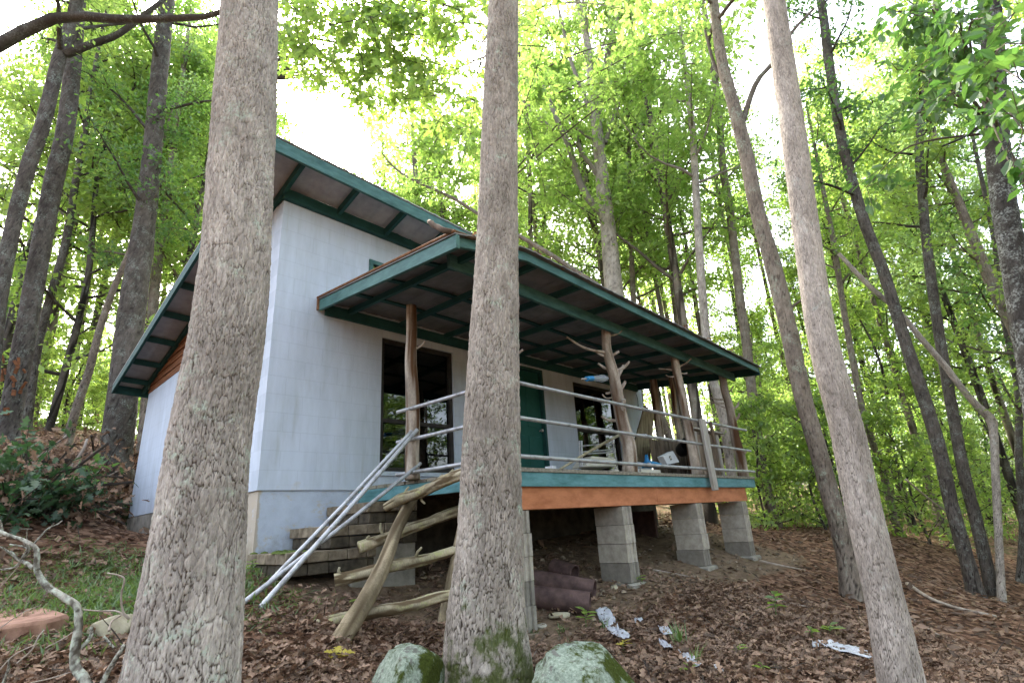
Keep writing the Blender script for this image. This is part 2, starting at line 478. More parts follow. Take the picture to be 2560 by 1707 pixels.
class MB:
    def __init__(self): self.V = []; self.P = {}; self.n = 0

    def add(self, V, faces):
        V = np.asarray(V, float)
        for f in faces:
            f = np.asarray(f)
            self.P.setdefault(len(f), []).append(f + self.n)
        self.V.append(V); self.n += len(V)
        return self

    def add_np(self, V, F):
        self.P.setdefault(F.shape[1], []).extend(list(F + self.n)); self.V.append(V); self.n += len(V); return self

    def box(self, lo, hi):
        x0, y0, z0 = lo; x1, y1, z1 = hi
        return self.add([(x0, y0, z0), (x1, y0, z0), (x1, y1, z0), (x0, y1, z0), (x0, y0, z1), (x1, y0, z1), (x1, y1, z1), (x0, y1, z1)],
                        [(0, 3, 2, 1), (4, 5, 6, 7), (0, 1, 5, 4), (1, 2, 6, 5), (2, 3, 7, 6), (3, 0, 4, 7)])

    def beam(self, a, b, w, t_, up=(0, 0, 1)):
        a = np.asarray(a, float); b = np.asarray(b, float); d = unit(b - a)
        s = np.cross(d, up); s = unit(s); u = np.cross(s, d)
        V = [p + sx * s * w / 2 + ux * u * t_ / 2 for p in (a, b) for sx, ux in ((-1, -1), (1, -1), (1, 1), (-1, 1))]
        return self.add(V, [(0, 1, 2, 3), (7, 6, 5, 4), (0, 4, 5, 1), (1, 5, 6, 2), (2, 6, 7, 3), (3, 7, 4, 0)])

    def prism(self, poly, ext):
        """polygon (list of 3d points) extruded by vector"""
        A = np.asarray(poly, float); n = len(A); B = A + np.asarray(ext, float)
        F = [tuple(range(n))[::-1], tuple(range(n, 2 * n))] + [(i, (i + 1) % n, n + (i + 1) % n, n + i) for i in range(n)]
        return self.add(np.vstack([A, B]), F)

    def tube(self, pts, rad, sides=10, cap=True):
        V, F, cp = tube_np(pts, rad, sides)
        n0 = self.n
        self.add_np(V, F)
        if cap:
            for c in cp: self.P.setdefault(len(c), []).append(np.asarray(c) + n0)
        return self

    def build(self, name, mat, parent=None, bevel=0, smooth=False, loc=None):
        if not self.V: return None
        o = mesh_np(name, np.vstack(self.V), [np.array(v) for v in self.P.values()], mat, parent, smooth=smooth, loc=loc)
        if bevel:
            b = o.modifiers.new('bevel', 'BEVEL'); b.width = bevel; b.segments = 1; b.limit_method = 'ANGLE'; b.angle_limit = .7
        return o


def frames(P):
    P = np.asarray(P, float); n = len(P)
    T = np.gradient(P, axis=0); T /= np.linalg.norm(T, axis=1)[:, None] + 1e-12
    ref = np.array([1., 0, 0]) if abs(T[0][0]) < .8 else np.array([0, 1., 0])
    N = np.zeros_like(P); v = ref - T[0] * (ref @ T[0]); N[0] = unit(v)
    for i in range(1, n):
        v = N[i - 1] - T[i] * (N[i - 1] @ T[i]); N[i] = unit(v)
    return T, N, np.cross(T, N)


def tube_np(pts, rad, sides):
    P = np.asarray(pts, float); n = len(P); rad = np.broadcast_to(np.asarray(rad, float), (n,))
    T, N, B = frames(P)
    a = np.arange(sides) / sides * 2 * np.pi
    V = P[:, None] + rad[:, None, None] * (np.cos(a)[None, :, None] * N[:, None] + np.sin(a)[None, :, None] * B[:, None])
    idx = np.arange(n * sides).reshape(n, sides)
    F = np.stack([idx[:-1], np.roll(idx[:-1], -1, 1), np.roll(idx[1:], -1, 1), idx[1:]], -1).reshape(-1, 4)
    return V.reshape(-1, 3), F, [idx[0][::-1], idx[-1]]


def crom(P, n):
    """resample a control polyline smoothly to n points"""
    P = np.asarray(P, float)
    if len(P) == 2: return P[0] + (P[1] - P[0]) * np.linspace(0, 1, n)[:, None]
    d = np.concatenate([[0], np.cumsum(np.linalg.norm(np.diff(P[:, :3], axis=0), axis=1) + 1e-9)])
    Q = np.vstack([2 * P[0] - P[1], P, 2 * P[-1] - P[-2]]); dd = np.concatenate([[d[0] - (d[1] - d[0])], d, [d[-1] + d[-1] - d[-2]]])
    t = np.linspace(0, d[-1], n); out = np.zeros((n, P.shape[1]))
    i = np.clip(np.searchsorted(d, t, side='right') - 1, 0, len(P) - 2)
    for k in range(P.shape[1]):
        m = (Q[2:, k] - Q[:-2, k]) / (dd[2:] - dd[:-2])
        h = d[i + 1] - d[i]; s = (t - d[i]) / h
        out[:, k] = (2 * s**3 - 3 * s**2 + 1) * P[i, k] + (s**3 - 2 * s**2 + s) * h * m[i] + (-2 * s**3 + 3 * s**2) * P[i + 1, k] + (s**3 - s**2) * h * m[i + 1]
    return out


# ------------------------------------------------------------------ terrain
CP = [(1.58, -2.1, -1.37), (3.35, -2, -1.18), (5.2, -2, -1.18), (6.8, -2, -1.17), (2, 0, -.80), (4, 0, -.75), (7, 0, -.65), (1.0, -1.0, -1.05),
      (0, -.3, -.80), (-.04, -1.28, -.98), (0, 5.2, -.30), (0, 3.9, -.42), (-.5, 4.6, -.3), (-1.26, 1.13, -.72), (-.4, 1.2, -.68), (-1.31, -2.86, -1.28), (-1.67, -1.39, -1.02),
      (.41, -2.89, -1.5), (-.18, -2.84, -1.33), (1.2, -3.9, -1.46), (1.72, -4.83, -1.62), (3.78, -5.21, -1.84), (6.46, -3.5, -1.70),
      (9.81, -4.43, -2.02), (10.68, -4.56, -2.2), (12.2, -.71, -1.0), (13.1, -3.06, -1.33), (11.68, -1.74, -1.0), (-.25, -2.2, -1.16), (-.66, -2.03, -1.08),
      (-2.2, -5.7, -1.95), (-1.21, 2.31, -.25), (-1.2, 4.2, .25), (-1.3, 6.0, .9), (-.2, 6.6, .8), (.3, 9.1, 1.6), (4, 9, 1.1), (8, 8, .3), (-4, 4, .7), (-5, 9, 2.2),
      (-6, 0, -.5), (-4, -3, -1.3), (3, -7, -2.2), (8, -8, -2.6), (9, 2, -.6), (0, -12, -3.4),
      (30, 0, -1.2), (30, -15, -3.2), (25, 15, 2.2), (10, 25, 4), (-10, 20, 5), (-25, 10, 4), (-15, -10, -2.2), (0, -22, -5), (22, -25, -5.5),
      (60, 30, 4), (60, -30, -5), (0, 60, 9), (-60, 0, 5), (-40, 50, 10), (0, -70, -10), (60, 80, 9)]
CP = np.array(CP)
def _phi(r2): return np.where(r2 > 0, .5 * r2 * np.log(r2 + 1e-12), 0)
_n = len(CP); _d2 = ((CP[:, None, :2] - CP[None, :, :2])**2).sum(-1)
_A = np.zeros((_n + 3, _n + 3)); _A[:_n, :_n] = _phi(_d2) + np.eye(_n) * .02; _A[:_n, _n] = 1; _A[:_n, _n + 1:] = CP[:, :2]; _A[_n:, :_n] = _A[:_n, _n:].T
_w = np.linalg.solve(_A, np.concatenate([CP[:, 2], [0, 0, 0]]))


def gz(x, y):
    x = np.asarray(x, float); y = np.asarray(y, float); sh = np.broadcast(x, y).shape
    q = np.stack([np.broadcast_to(x, sh).ravel(), np.broadcast_to(y, sh).ravel()], 1)
    z = np.zeros(len(q))
    for i in range(0, len(q), 20000):
        b = q[i:i + 20000]; d2 = ((b[:, None] - CP[None, :, :2])**2).sum(-1)
        z[i:i + 20000] = _phi(d2) @ _w[:_n] + _w[_n] + b @ _w[_n + 1:]
    z += .10 * fbm(q[:, 0] * .8 + 100, q[:, 1] * .8 + 100, 3, 3) + .05 * fbm(q[:, 0] * 4 + 100, q[:, 1] * 4 + 100, 9, 3)
    z = z.reshape(sh)
    return z if sh else float(z)


def ground_hit(x, y, dmax=60):
    """where the line of sight through a pixel meets the ground"""
    r = ray(x, y)
    ds = np.concatenate([np.arange(1.5, 14, .04), np.arange(14, dmax, .2)])
    p = CAM_C[None] + r[None] * ds[:, None]
    below = p[:, 2] < gz(p[:, 0], p[:, 1])
    i = int(np.argmax(below)) if below.any() else len(ds) - 1
    q = p[i].copy(); q[2] = gz(q[0], q[1]); return q


def warp(n, half, near):
    t = np.linspace(-1, 1, n); k = 4.2
    return half * np.sinh(k * t) / np.sinh(k)


gx = warp(330, 130, 0) + 2.5; gy = warp(330, 130, 0) - 2.0
GX, GY = np.meshgrid(gx, gy, indexing='ij'); GZ = gz(GX, GY)
GZ = GZ + .03 * fbm(GX * 11 + 50, GY * 11 + 50, 21, 3)
nx = len(gx); idx = np.arange(nx * nx).reshape(nx, nx)
GF = np.stack([idx[:-1, :-1], idx[1:, :-1], idx[1:, 1:], idx[:-1, 1:]], -1).reshape(-1, 4)


def dirt_f(x, y):
    a = sstep(1.0, 1.7, x) * (1 - sstep(7.6, 8.6, x)) * sstep(-2.9, -2.35, y) * (1 - sstep(6, 7, y))
    b = sstep(-.2, .2, x) * (1 - sstep(1.4, 2, x)) * sstep(-1.9, -1.4, y) * (1 - sstep(6, 7, y))
    return np.maximum(a, b)


def green_f(x, y):
    return 1.15 * np.exp(-(((x + .95) / 1.15)**2 + ((y - .1) / 1.6)**2)) + .5 * np.exp(-(((x - 1.7) / .5)**2 + ((y + 2.9) / .35)**2)) + \
        .55 * sstep(12, 18, np.hypot(x - CAM_C[0], y - CAM_C[1]))


ground = mesh_np('ground', np.stack([GX, GY, GZ], -1).reshape(-1, 3), [GF], 'forest_floor', smooth=True,
                 attrs={'dirt': dirt_f(GX, GY).ravel(), 'green': green_f(GX, GY).ravel()})
tag(ground, 'leaf strewn sloping forest floor', 'ground', kind='structure')

# ------------------------------------------------------------------ leaves
SIMPLE = (np.array([(0, 0, 0), (.42, .25, .05), (1, 0, -.06), (.42, -.25, .05)]), [(0, 1, 2, 3)])
OVAL = (np.array([(0, 0, 0), (.25, .2, .05), (.6, .25, .06), (1, 0, -.08), (.6, -.25, .06), (.25, -.2, .05)]), [(0, 1, 2, 3), (0, 3, 4, 5)])
_h = [(0, .012), (.1, .03), (.2, .2), (.3, .09), (.42, .31), (.55, .11), (.7, .27), (.8, .09), (.9, .10)]
_o = [(u, v, .18 * v - .12 * u * u) for u, v in _h] + [(1, 0, -.13)] + [(u, -v, .18 * v - .12 * u * u) for u, v in _h[::-1]]
LOBED = (np.array(_o), [tuple(range(len(_o)))])
_d = [(0, .015), (.18, .2), (.28, .09), (.45, .3), (.58, .11), (.78, .22)]
_o2 = [(u, v, .5 * v + .35 * u * (1 - u)) for u, v in _d] + [(1, 0, .12)] + [(u, -v, .7 * v + .3 * u * (1 - u)) for u, v in _d[::-1]]
DEAD = (np.array(_o2), [tuple(range(len(_o2)))])


def leaf_verts(P, D, N, size, shape):
    T, F = shape
    D = D / (np.linalg.norm(D, axis=1)[:, None] + 1e-9)
    Sd = np.cross(N, D); Sd /= np.linalg.norm(Sd, axis=1)[:, None] + 1e-9
    Nn = np.cross(D, Sd)
    size = np.broadcast_to(np.asarray(size, float), (len(P),))
    V = P[:, None] + size[:, None, None] * (T[None, :, 0:1] * D[:, None] + T[None, :, 1:2] * Sd[:, None] + T[None, :, 2:3] * Nn[:, None])
    k = len(T); base = np.arange(len(P))[:, None] * k
    Fs = [(base + np.array(f)[None]) for f in F]
    return V.reshape(-1, 3), Fs


def leaves_obj(name, P, D, N, size, shape, mat, parent=None, loc=None):
    V, Fs = leaf_verts(np.asarray(P), np.asarray(D), np.asarray(N), size, shape)
    return mesh_np(name, V, Fs, mat, parent, loc=loc, smooth=None)


# ------------------------------------------------------------------ trees
def grow(tp, tr, h0, h1, nl, L, elev, twigs, per, lsz, r, flat=.6, spread=.16, topbush=True, az0=None, azw=None):
    """limbs and leaf positions along a trunk; tp,tr resampled trunk"""
    n = len(tp); limbs = []; LP = []; LD = []
    ga = r.uniform(0, 6.28)
    for i in range(nl):
        t_ = h0 + (h1 - h0) * (i + r.uniform(0, .9)) / nl
        j = min(n - 2, int(t_ * (n - 1)))
        az = ga + i * 2.4 + r.uniform(-.5, .5)
        if az0 is not None: az = az0 + r.uniform(-azw, azw)
        prof = (1 - .65 * (t_ - h0) / max(.01, 1 - h0))
        ll = L * prof * r.uniform(.7, 1.2)
        el = elev + r.uniform(-.25, .3)
        d = np.array([math.cos(az) * math.cos(el), math.sin(az) * math.cos(el), math.sin(el)])
        pts = [tp[j]]; rad0 = min(tr[j] * .5, .012 + ll * .014)
        for k in range(6):
            d = unit(d + r.normal(0, .13, 3) + np.array([0, 0, .05])); pts.append(pts[-1] + d * ll / 6)
        pts = np.array(pts); limbs.append((pts, np.linspace(rad0, .005, 7)))
        for q in range(twigs):
            f = .22 + .78 * (q + r.uniform(0, 1)) / twigs
            a = f * 6; k = min(5, int(a)); p0 = pts[k] + (pts[k + 1] - pts[k]) * (a - k)
            dd = unit(pts[k + 1] - pts[k] + r.normal(0, .75, 3) * np.array([1, 1, .55]))
            tl = ll * r.uniform(.18, .42)
            p1 = p0 + dd * tl * .5 + r.normal(0, .04, 3); p2 = p0 + dd * tl + np.array([0, 0, -.06 * tl])
            limbs.append((np.array([p0, p1, p2]), np.array([.006 + ll * .0015, .005, .003])))
            s = r.uniform(.1, 1.1, per)
            P = p0 + (p2 - p0) * s[:, None] + r.normal(0, spread, (per, 3)) * np.array([1, 1, flat])
            D = dd[None] * .6 + r.normal(0, .7, (per, 3)); D[:, 2] -= .25
            LP.append(P); LD.append(D)
    LP = np.vstack(LP); LD = np.vstack(LD)
    LN = np.array([0, 0, 1.])[None] + r.normal(0, .5, LP.shape)
    return limbs, LP, LD, LN, lsz * r.uniform(.65, 1.2, len(LP))


def rough_trunk(tp, tr, nu=14, amp=.06, s=0, limbs=(), lsides=5):
    """a trunk of modest detail with its limbs; returns V,F,uv,plate,tone"""
    V, F, _ = tube_np(tp, tr, nu)
    n = len(tp)
    ln = np.concatenate([[0], np.cumsum(np.linalg.norm(np.diff(tp, axis=0), axis=1))])
    u = np.tile(np.arange(nu) / nu, n); v = np.repeat(ln, nu); rr = np.repeat(tr, nu)
    C = np.repeat(tp, nu, axis=0)
    wr = max(4, int(round(2 * np.pi * float(np.mean(tr)) / .05)))
    F1, F2, ID = cells(u * wr, v / .16, wr, s)
    pl = sstep(.03, .3, F2 - F1)
    k = 1 + amp * 2 * fbm(u * 4, v * 2, s + 3, 3, 4) + amp * (pl - .6)
    V = C + (V - C) * k[:, None]
    Vs = [V]; Fs = [F]; UV = [np.stack([u * rr * 6.28, v], 1)]; PL = [pl]; TN = [ID]; m = len(V)
    for pts, rad in limbs:
        a, b, _ = tube_np(pts, rad, lsides)
        Vs.append(a); Fs.append(b + m); m += len(a)
        UV.append(a[:, :2]); PL.append(np.full(len(a), .55)); TN.append(np.full(len(a), .3))
    return np.vstack(Vs), np.vstack(Fs), np.vstack(UV), np.concatenate(PL), np.concatenate(TN)


def bark_trunk(tp, tr, nu, plate=(.018, .06), amp=.008, s=0, ridge=.0):
    """closely modelled bark: ragged upright plates between furrows"""
    V, F, _ = tube_np(tp, tr, nu)
    n = len(tp)
    ln = np.concatenate([[0], np.cumsum(np.linalg.norm(np.diff(tp, axis=0), axis=1))])
    u = np.tile(np.arange(nu) / nu, n); v = np.repeat(ln, nu)
    C = np.repeat(tp, nu, axis=0); rr = np.repeat(tr, nu)
    cir = 2 * np.pi * float(np.median(tr))
    wr = max(8, int(round(cir / plate[0]))); wr2 = max(6, int(round(cir / (plate[0] * 2.6)))); wr3 = max(8, int(round(cir / (plate[0] * .5))))
    lo = 2.2 * fbm(u * 5, v * 3.5, s + 2, 3, 5); hi = .75 * fbm(u * 24, v * 24, s + 5, 3, 24)
    wv = 1.6 * fbm(u * 12, v * 6, s + 9, 3, 12)
    # long wandering furrows
    F1, F2, ID = cells(u * wr + lo + hi, v / plate[1] + wv + hi * .5, wr, s)
    cm = sstep(.25, .6, vn(u * wr * .6, v / .07, s + 71, max(2, int(wr * .6))) * .6 + .4 * vn(u * 9, v * 5, s + 72, 9))
    fur = 1 - (1 - sstep(.01, .15, F2 - F1)) * (.25 + .75 * cm)
    G1, G2, GD = cells(u * wr2 + lo * .5 + hi * .5, v / (plate[1] * 2.6) + wv * .4, wr2, s + 31)
    fur2 = sstep(.0, .09, G2 - G1)
    H1_, H2_, HD = cells(u * wr3 + hi * 1.6, v / (plate[1] * .5) + wv + hi, wr3, s + 57)
    fine = vn(u * wr3 * 2, v / .006, s + 8, wr3 * 2)
    hgt = sstep(.5, 3.2, v)
    fur2 = fur2 * (1 - .35 * hgt) + .35 * hgt; fur = fur * (1 - .3 * hgt) + .3 * hgt
    pl = np.clip((.08 + .92 * fur) * (.26 + .74 * fur2) * (.8 + .2 * sstep(0, .2, H2_ - H1_)) * (.8 + .4 * fine), 0, 1)
    tone = np.clip(.40 * ID + .2 * GD + .4 * HD, 0, 1)
    rg = fbm(u * wr * 1.3, v / .03, s + 81, 3, int(wr * 1.3) if int(wr * 1.3) else 1) if False else fbm(u * wr, v / .035, s + 81, 3, wr)
    disp = amp * (1.3 * (fur * (.4 + .6 * fur2) - .6) + .6 * (ID - .5) * fur + .35 * (HD - .5) + .35 * (fine - .5) + 1.1 * rg) + .10 * rr * fbm(u * 3, v * 1.2, s + 11, 3, 3) + .05 * rr * fbm(u * 7, v * 3, s + 12, 3, 7)
    dirv = (V - C) / (np.linalg.norm(V - C, axis=1)[:, None] + 1e-9)
    V = V + dirv * disp[:, None]
    return V, F, np.stack([u * 6.28 * rr, v], 1), pl, tone


def vert_plane_pts(pix, base):
    """lift a pixel polyline into the upright plane through base that faces the camera"""
    nrm = np.array([CAM_R[2][0], CAM_R[2][1], 0]); nrm = nrm / np.linalg.norm(nrm)
    out = []
    for x, y in pix:
        r = ray(x, y); t_ = (nrm @ (base - CAM_C)) / (nrm @ r); out.append(CAM_C + r * t_)
    return np.array(out)


def px_trunk(pix, base, w0, w1, extra, n, flare=0.0, sink=.25):
    P = vert_plane_pts(pix, base)
    d = np.array([depth(p) for p in P])
    wpx = np.linspace(w0, w1, len(P)) if np.isscalar(w0) else np.array(w0, float)
    lat = (P - CAM_C) @ CAM_R[0]
    R = wpx / 2 * d / (FPX / K) / np.sqrt(1 + (lat / d)**2)
    if extra > 0:
        dr = unit(P[-1] - P[-2]); dr = unit(dr + np.array([0, 0, .5]))
        P = np.vstack([P, P[-1] + dr * extra * .5, P[-1] + dr * extra]); R = np.append(R, [R[-1] * .7, R[-1] * .3])
    g = gz(P[0][0], P[0][1])
    if P[0][2] > g - sink:
        dn = unit(P[0] - P[1]); P = np.vstack([P[0] + dn * (P[0][2] - g + sink) / max(.3, -dn[2]), P]); R = np.insert(R, 0, R[0] * 1.05)
    Q = crom(np.hstack([P, R[:, None]]), n)
    tp, tr = Q[:, :3], np.maximum(Q[:, 3], .006)
    if flare:
        h = tp[:, 2] - g; tr = tr * (1 + flare * np.exp(-np.maximum(h, 0) / .22))
    return tp, tr


TREES = {}


def px_tree(name, label, pix, w0, w1, bark, base=None, extra=5, n=260, flare=.25, crown=None, group=None, s=1, amp=.06, limbs_px=(), cat='tree'):
    if base is None: base = ground_hit(*pix[0])
    tp, tr = px_trunk(pix, base, w0, w1, extra, n, flare)
    r = np.random.default_rng(s)
    root = empty(name, (tp[0][0], tp[0][1], gz(tp[0][0], tp[0][1])), label, cat, group)
    limbs = []
    for lp, lw0, lw1 in limbs_px:
        LP = vert_plane_pts(lp, base); d = np.array([depth(p) for p in LP])
        LP = LP + np.linspace(0, 1, len(LP))[:, None] * np.array([r.uniform(-.5, .5), r.uniform(-.5, .5), 0])[None]
        Q = crom(np.hstack([LP, (np.linspace(lw0, lw1, len(LP)) / 2 * d / (FPX / K))[:, None]]), 14)
        limbs.append((Q[:, :3], Q[:, 3]))
    crown_data = None
    if crown:
        kw = dict(crown); shape = kw.pop('shape', SIMPLE); mat = kw.pop('mat')
        lb, LP, LD, LN, sz = grow(tp, tr, r=r, **kw)
        limbs = limbs + lb; crown_data = (LP, LD, LN, sz, shape, mat)
    V, F, uv, pl, tn = bark_trunk(tp, tr, 44, (.030, .085), max(.006, float(np.median(tr)) * amp * 1.1), s)
    Vl, Fl, ul, pll, tl = rough_trunk(tp[:2], np.full(2, .001), 3, 0, s, limbs)
    F = np.vstack([F, Fl + len(V)]); V = np.vstack([V, Vl]); uv = np.vstack([uv, ul]); pl = np.concatenate([pl, pll]); tn = np.concatenate([tn, tl])
    mesh_np('trunk', V, [F], bark, root, uv=uv, attrs={'plate': pl, 'tone': tn}, smooth=True)
    if crown_data:
        LP, LD, LN, sz, shape, mat = crown_data
        leaves_obj('crown', LP, LD, LN, sz, shape, mat, root)
    TREES[name + str(s)] = root
    return root

# ------------------------------------------------------------------ the cabin
house = empty('block_cabin', (0, 0, 0), 'pale blue painted block cabin with slanted tin roof and log post porch on block piers', 'cabin')
WX, WY = 7.9, 5.42           # length along the porch, depth up the hill
TH = .2


def zr(x, y):                # top of the main shed roof
    return 3.63 - .222 * y - .05 * np.clip(x + .4, 0, 9.0)


def zp(x, y):                # top of the porch roof sheet
    f = np.clip(-y / 2.5, 0, 1.1); a = np.clip((x - .5) / 7.26, 0, 1)
    z = (2.25 * (1 - a) + 2.21 * a) * (1 - f) + (2.205 * (1 - a) + 1.955 * a) * f
    return z - .21 * f * np.clip((1.45 - x) / .95, 0, 1)


def wall_open(name, mat, x0, x1, z0, z1, openings, y0, y1, parent):
    xs = sorted({x0, x1, *[o[0] for o in openings], *[o[1] for o in openings]})
    zs = sorted({z0, z1, *[o[2] for o in openings], *[o[3] for o in openings]})
    def solid(i, j):
        if not (0 <= i < len(xs) - 1 and 0 <= j < len(zs) - 1): return False
        cx = (xs[i] + xs[i + 1]) / 2; cz = (zs[j] + zs[j + 1]) / 2
        return not any(o[0] < cx < o[1] and o[2] < cz < o[3] for o in openings)
    b = MB()
    for i in range(len(xs) - 1):
        for j in range(len(zs) - 1):
            if not solid(i, j): continue
            a, c, d, e = xs[i], xs[i + 1], zs[j], zs[j + 1]
            b.add([(a, y0, d), (c, y0, d), (c, y0, e), (a, y0, e)], [(0, 1, 2, 3)])
            b.add([(a, y1, d), (c, y1, d), (c, y1, e), (a, y1, e)], [(3, 2, 1, 0)])
            if not solid(i - 1, j): b.add([(a, y0, d), (a, y0, e), (a, y1, e), (a, y1, d)], [(0, 1, 2, 3)])
            if not solid(i + 1, j): b.add([(c, y0, d), (c, y0, e), (c, y1, e), (c, y1, d)], [(3, 2, 1, 0)])
            if not solid(i, j - 1): b.add([(a, y0, d), (c, y0, d), (c, y1, d), (a, y1, d)], [(3, 2, 1, 0)])
            if not solid(i, j + 1): b.add([(a, y0, e), (c, y0, e), (c, y1, e), (a, y1, e)], [(0, 1, 2, 3)])
    return b.build(name, mat, parent)


WIN1 = (1.42, 2.62, .22, 1.95); DOOR = (3.72, 4.62, .02, 2.0); WIN2 = (5.47, 6.85, .30, 1.93); WIN3 = (1.19, 1.95, 2.45, 3.02)
fw = wall_open('front_wall', 'block_paint_front', 0, WX, 0, 3.43, [WIN1, DOOR, WIN2, WIN3, (2.6, WX, 3.0, 3.43)], 0, TH, house)
tag(fw, 'pale blue block front wall behind the porch')
# side wall facing the camera's left
sw = MB()
sw.prism([(0.0, TH, 0), (0.0, WY, 0), (0.0, WY, 2.13), (0.0, 1.05, 2.13), (0.0, 1.05, zr(0, 1.05) - .12), (0.0, TH, zr(0, TH) - .12)], (TH, 0, 0))
sw = sw.build('side_wall', 'block_paint_side', house)
# far walls
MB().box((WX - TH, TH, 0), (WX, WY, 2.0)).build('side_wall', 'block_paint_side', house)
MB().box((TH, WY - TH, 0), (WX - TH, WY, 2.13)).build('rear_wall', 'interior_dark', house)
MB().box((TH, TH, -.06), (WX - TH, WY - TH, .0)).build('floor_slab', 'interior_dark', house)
# gable siding, lapped boards
gs = MB()
for k in range(9):
    z0 = 2.132 + k * .125; z1 = z0 + .135
    y0_ = 1.052
    ymax = (3.63 - .10 - z0) / .222
    ymax2 = (3.63 - .10 - z1) / .222
    if ymax < y0_ + .05: break
    ymax = min(ymax, WY); ymax2 = max(y0_, min(ymax2, WY))
    gs.prism([(-.012, y0_, z0), (-.012, ymax, z0), (.006, ymax2, z1), (.006, y0_, z1)], (.03, 0, 0))
tag(gs.build('gable_siding', 'siding_brown', house), 'brown lapped boards below the rake')
# foundation
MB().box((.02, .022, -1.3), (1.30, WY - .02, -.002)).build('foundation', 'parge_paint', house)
MB().box((1.302, .024, -1.3), (WX - .02, WY - .022, -.002)).build('foundation', 'dirty_shaded_block', house)
MB().box((-.012, 2.6, -.55), (.018, WY + .01, -.012)).build('foundation_footing', 'parged_concrete', house)
# eave plate
MB().beam((-.02, -.02, 3.505), (2.6, -.02, 3.455), .085, .145).beam((2.602, -.02, 3.30), (WX, -.02, 3.10), .085, .45).build('eave_plate', 'teal_shaded', house, .004)

# main roof
XL, XR, YF, YB = -.49, WX + .45, -.62, 5.85
def rib(x): return .012 * np.maximum(0, np.cos(x / .228 * 2 * np.pi))**6
def roof_sheet(name, x0, x1, y0, y1, zf, mat, parent, th=.012, ny=10):
    xs = np.arange(x0, x1 + .001, .0285); ys = np.linspace(y0, y1, ny)
    X, Y = np.meshgrid(xs, ys, indexing='ij'); Zt = zf(X, Y) + rib(X)
    nx_, ny_ = X.shape; top = np.stack([X, Y, Zt], -1).reshape(-1, 3); bot = np.stack([X, Y, Zt - th], -1).reshape(-1, 3)
    i = np.arange(nx_ * ny_).reshape(nx_, ny_); m_ = nx_ * ny_
    q = np.stack([i[:-1, :-1], i[1:, :-1], i[1:, 1:], i[:-1, 1:]], -1).reshape(-1, 4)
    F = [q, (q + m_)[:, ::-1]]
    for e in (i[:, 0], i[:, -1], i[0], i[-1]):
        F.append(np.stack([e[:-1], e[1:], e[1:] + m_, e[:-1] + m_], -1))
    return mesh_np(name, np.vstack([top, bot]), [np.vstack(F)], mat, parent)
roof = roof_sheet('roof', XL, XR, YF - .03, YB, lambda x, y: zr(x, y), 'tin_sheet', house, ny=4)
tag(roof, 'ribbed tin sheet shed roof')
def pline(f, y, x0, x1, dz, n=9): return [np.array([x, y, f(x, y) + dz]) for x in np.linspace(x0, x1, n)]
def strip(name, P, w, h, mat, parent, bevel=.003):
    """a board following the points, w thick in y, hanging h below them"""
    b = MB(); P = np.array(P)
    d = unit((P[-1] - P[0]) * np.array([1, 1, 0])); sd = np.array([-d[1], d[0], 0]) * w / 2
    A = np.vstack([P + sd, P - sd, P - sd - [0, 0, h], P + sd - [0, 0, h]]); n = len(P)
    F = []
    for i in range(n - 1):
        for a_, b_ in ((0, 1), (1, 2), (2, 3), (3, 0)):
            F.append((a_ * n + i, b_ * n + i, b_ * n + i + 1, a_ * n + i + 1))
    F += [(0, 3 * n, 2 * n, n), (n - 1, 2 * n - 1, 3 * n - 1, 4 * n - 1)]
    b.add(A, F); return b.build(name, mat, parent, bevel)
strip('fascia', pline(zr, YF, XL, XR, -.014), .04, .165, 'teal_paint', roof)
strip('rake_board', [np.array([XL + .02, y, zr(XL, y) - .014]) for y in np.linspace(YF + .02, YB, 6)], .04, .15, 'teal_shaded', roof)
strip('rear_fascia', pline(zr, YB - .02, XL + .04, XR, -.014), .04, .15, 'teal_shaded', roof)
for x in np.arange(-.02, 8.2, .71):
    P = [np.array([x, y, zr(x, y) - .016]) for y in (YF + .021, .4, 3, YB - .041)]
    strip('rafter', P, .045, .105, 'teal_shaded', roof, 0)
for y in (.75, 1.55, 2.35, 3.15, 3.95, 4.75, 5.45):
    MB().beam((XL + .042, y, zr(XL, y) - .07), (-.045, y, zr(-.04, y) - .07), .045, .09).build('lookout', 'teal_shaded', roof)
leaf_debris = []

# windows and door
def window(rect, rail_z, fmat, name='window', yfront=.03, sill=True, mull=()):
    x0, x1, z0, z1 = rect; f = MB(); w = .055
    f.box((x0, yfront, z0), (x0 + w, yfront + .08, z1)); f.box((x1 - w, yfront, z0), (x1, yfront + .08, z1))
    f.box((x0 + w, yfront, z0), (x1 - w, yfront + .08, z0 + w)); f.box((x0 + w, yfront, z1 - w), (x1 - w, yfront + .08, z1))
    for z in rail_z: f.box((x0 + w, yfront + .012, z - .025), (x1 - w, yfront + .07, z + .025))
    for x in mull: f.box((x - .02, yfront + .014, z0 + w), (x + .02, yfront + .068, z1 - w))
    o = f.build(name, fmat, house)
    MB().box((x0 + w * .8, yfront + .04, z0 + w * .8), (x1 - w * .8, yfront + .046, z1 - w * .8)).build('pane', 'glass_pane', o)
    if sill: MB().box((x0 - .03, -.03, z0 - .055), (x1 + .03, yfront + .08, z0 - .002)).build('sill', 'block_paint_front', o, .004)
    return o
tag(window(WIN1, (.86,), 'dark_frame', mull=()), 'dark framed window beside the log post')
tag(window(WIN2, (1.05,), 'dark_frame', mull=()), 'dark framed window right of the green door')
tag(window(WIN3, (), 'teal_paint', sill=False, yfront=-.022), 'small teal framed window high under the eave')
dr = MB().box((DOOR[0] + .05, .06, DOOR[2] + .01), (DOOR[1] - .05, .105, DOOR[3] - .05)).build('door', 'door_green', house, .003)
pn = MB()
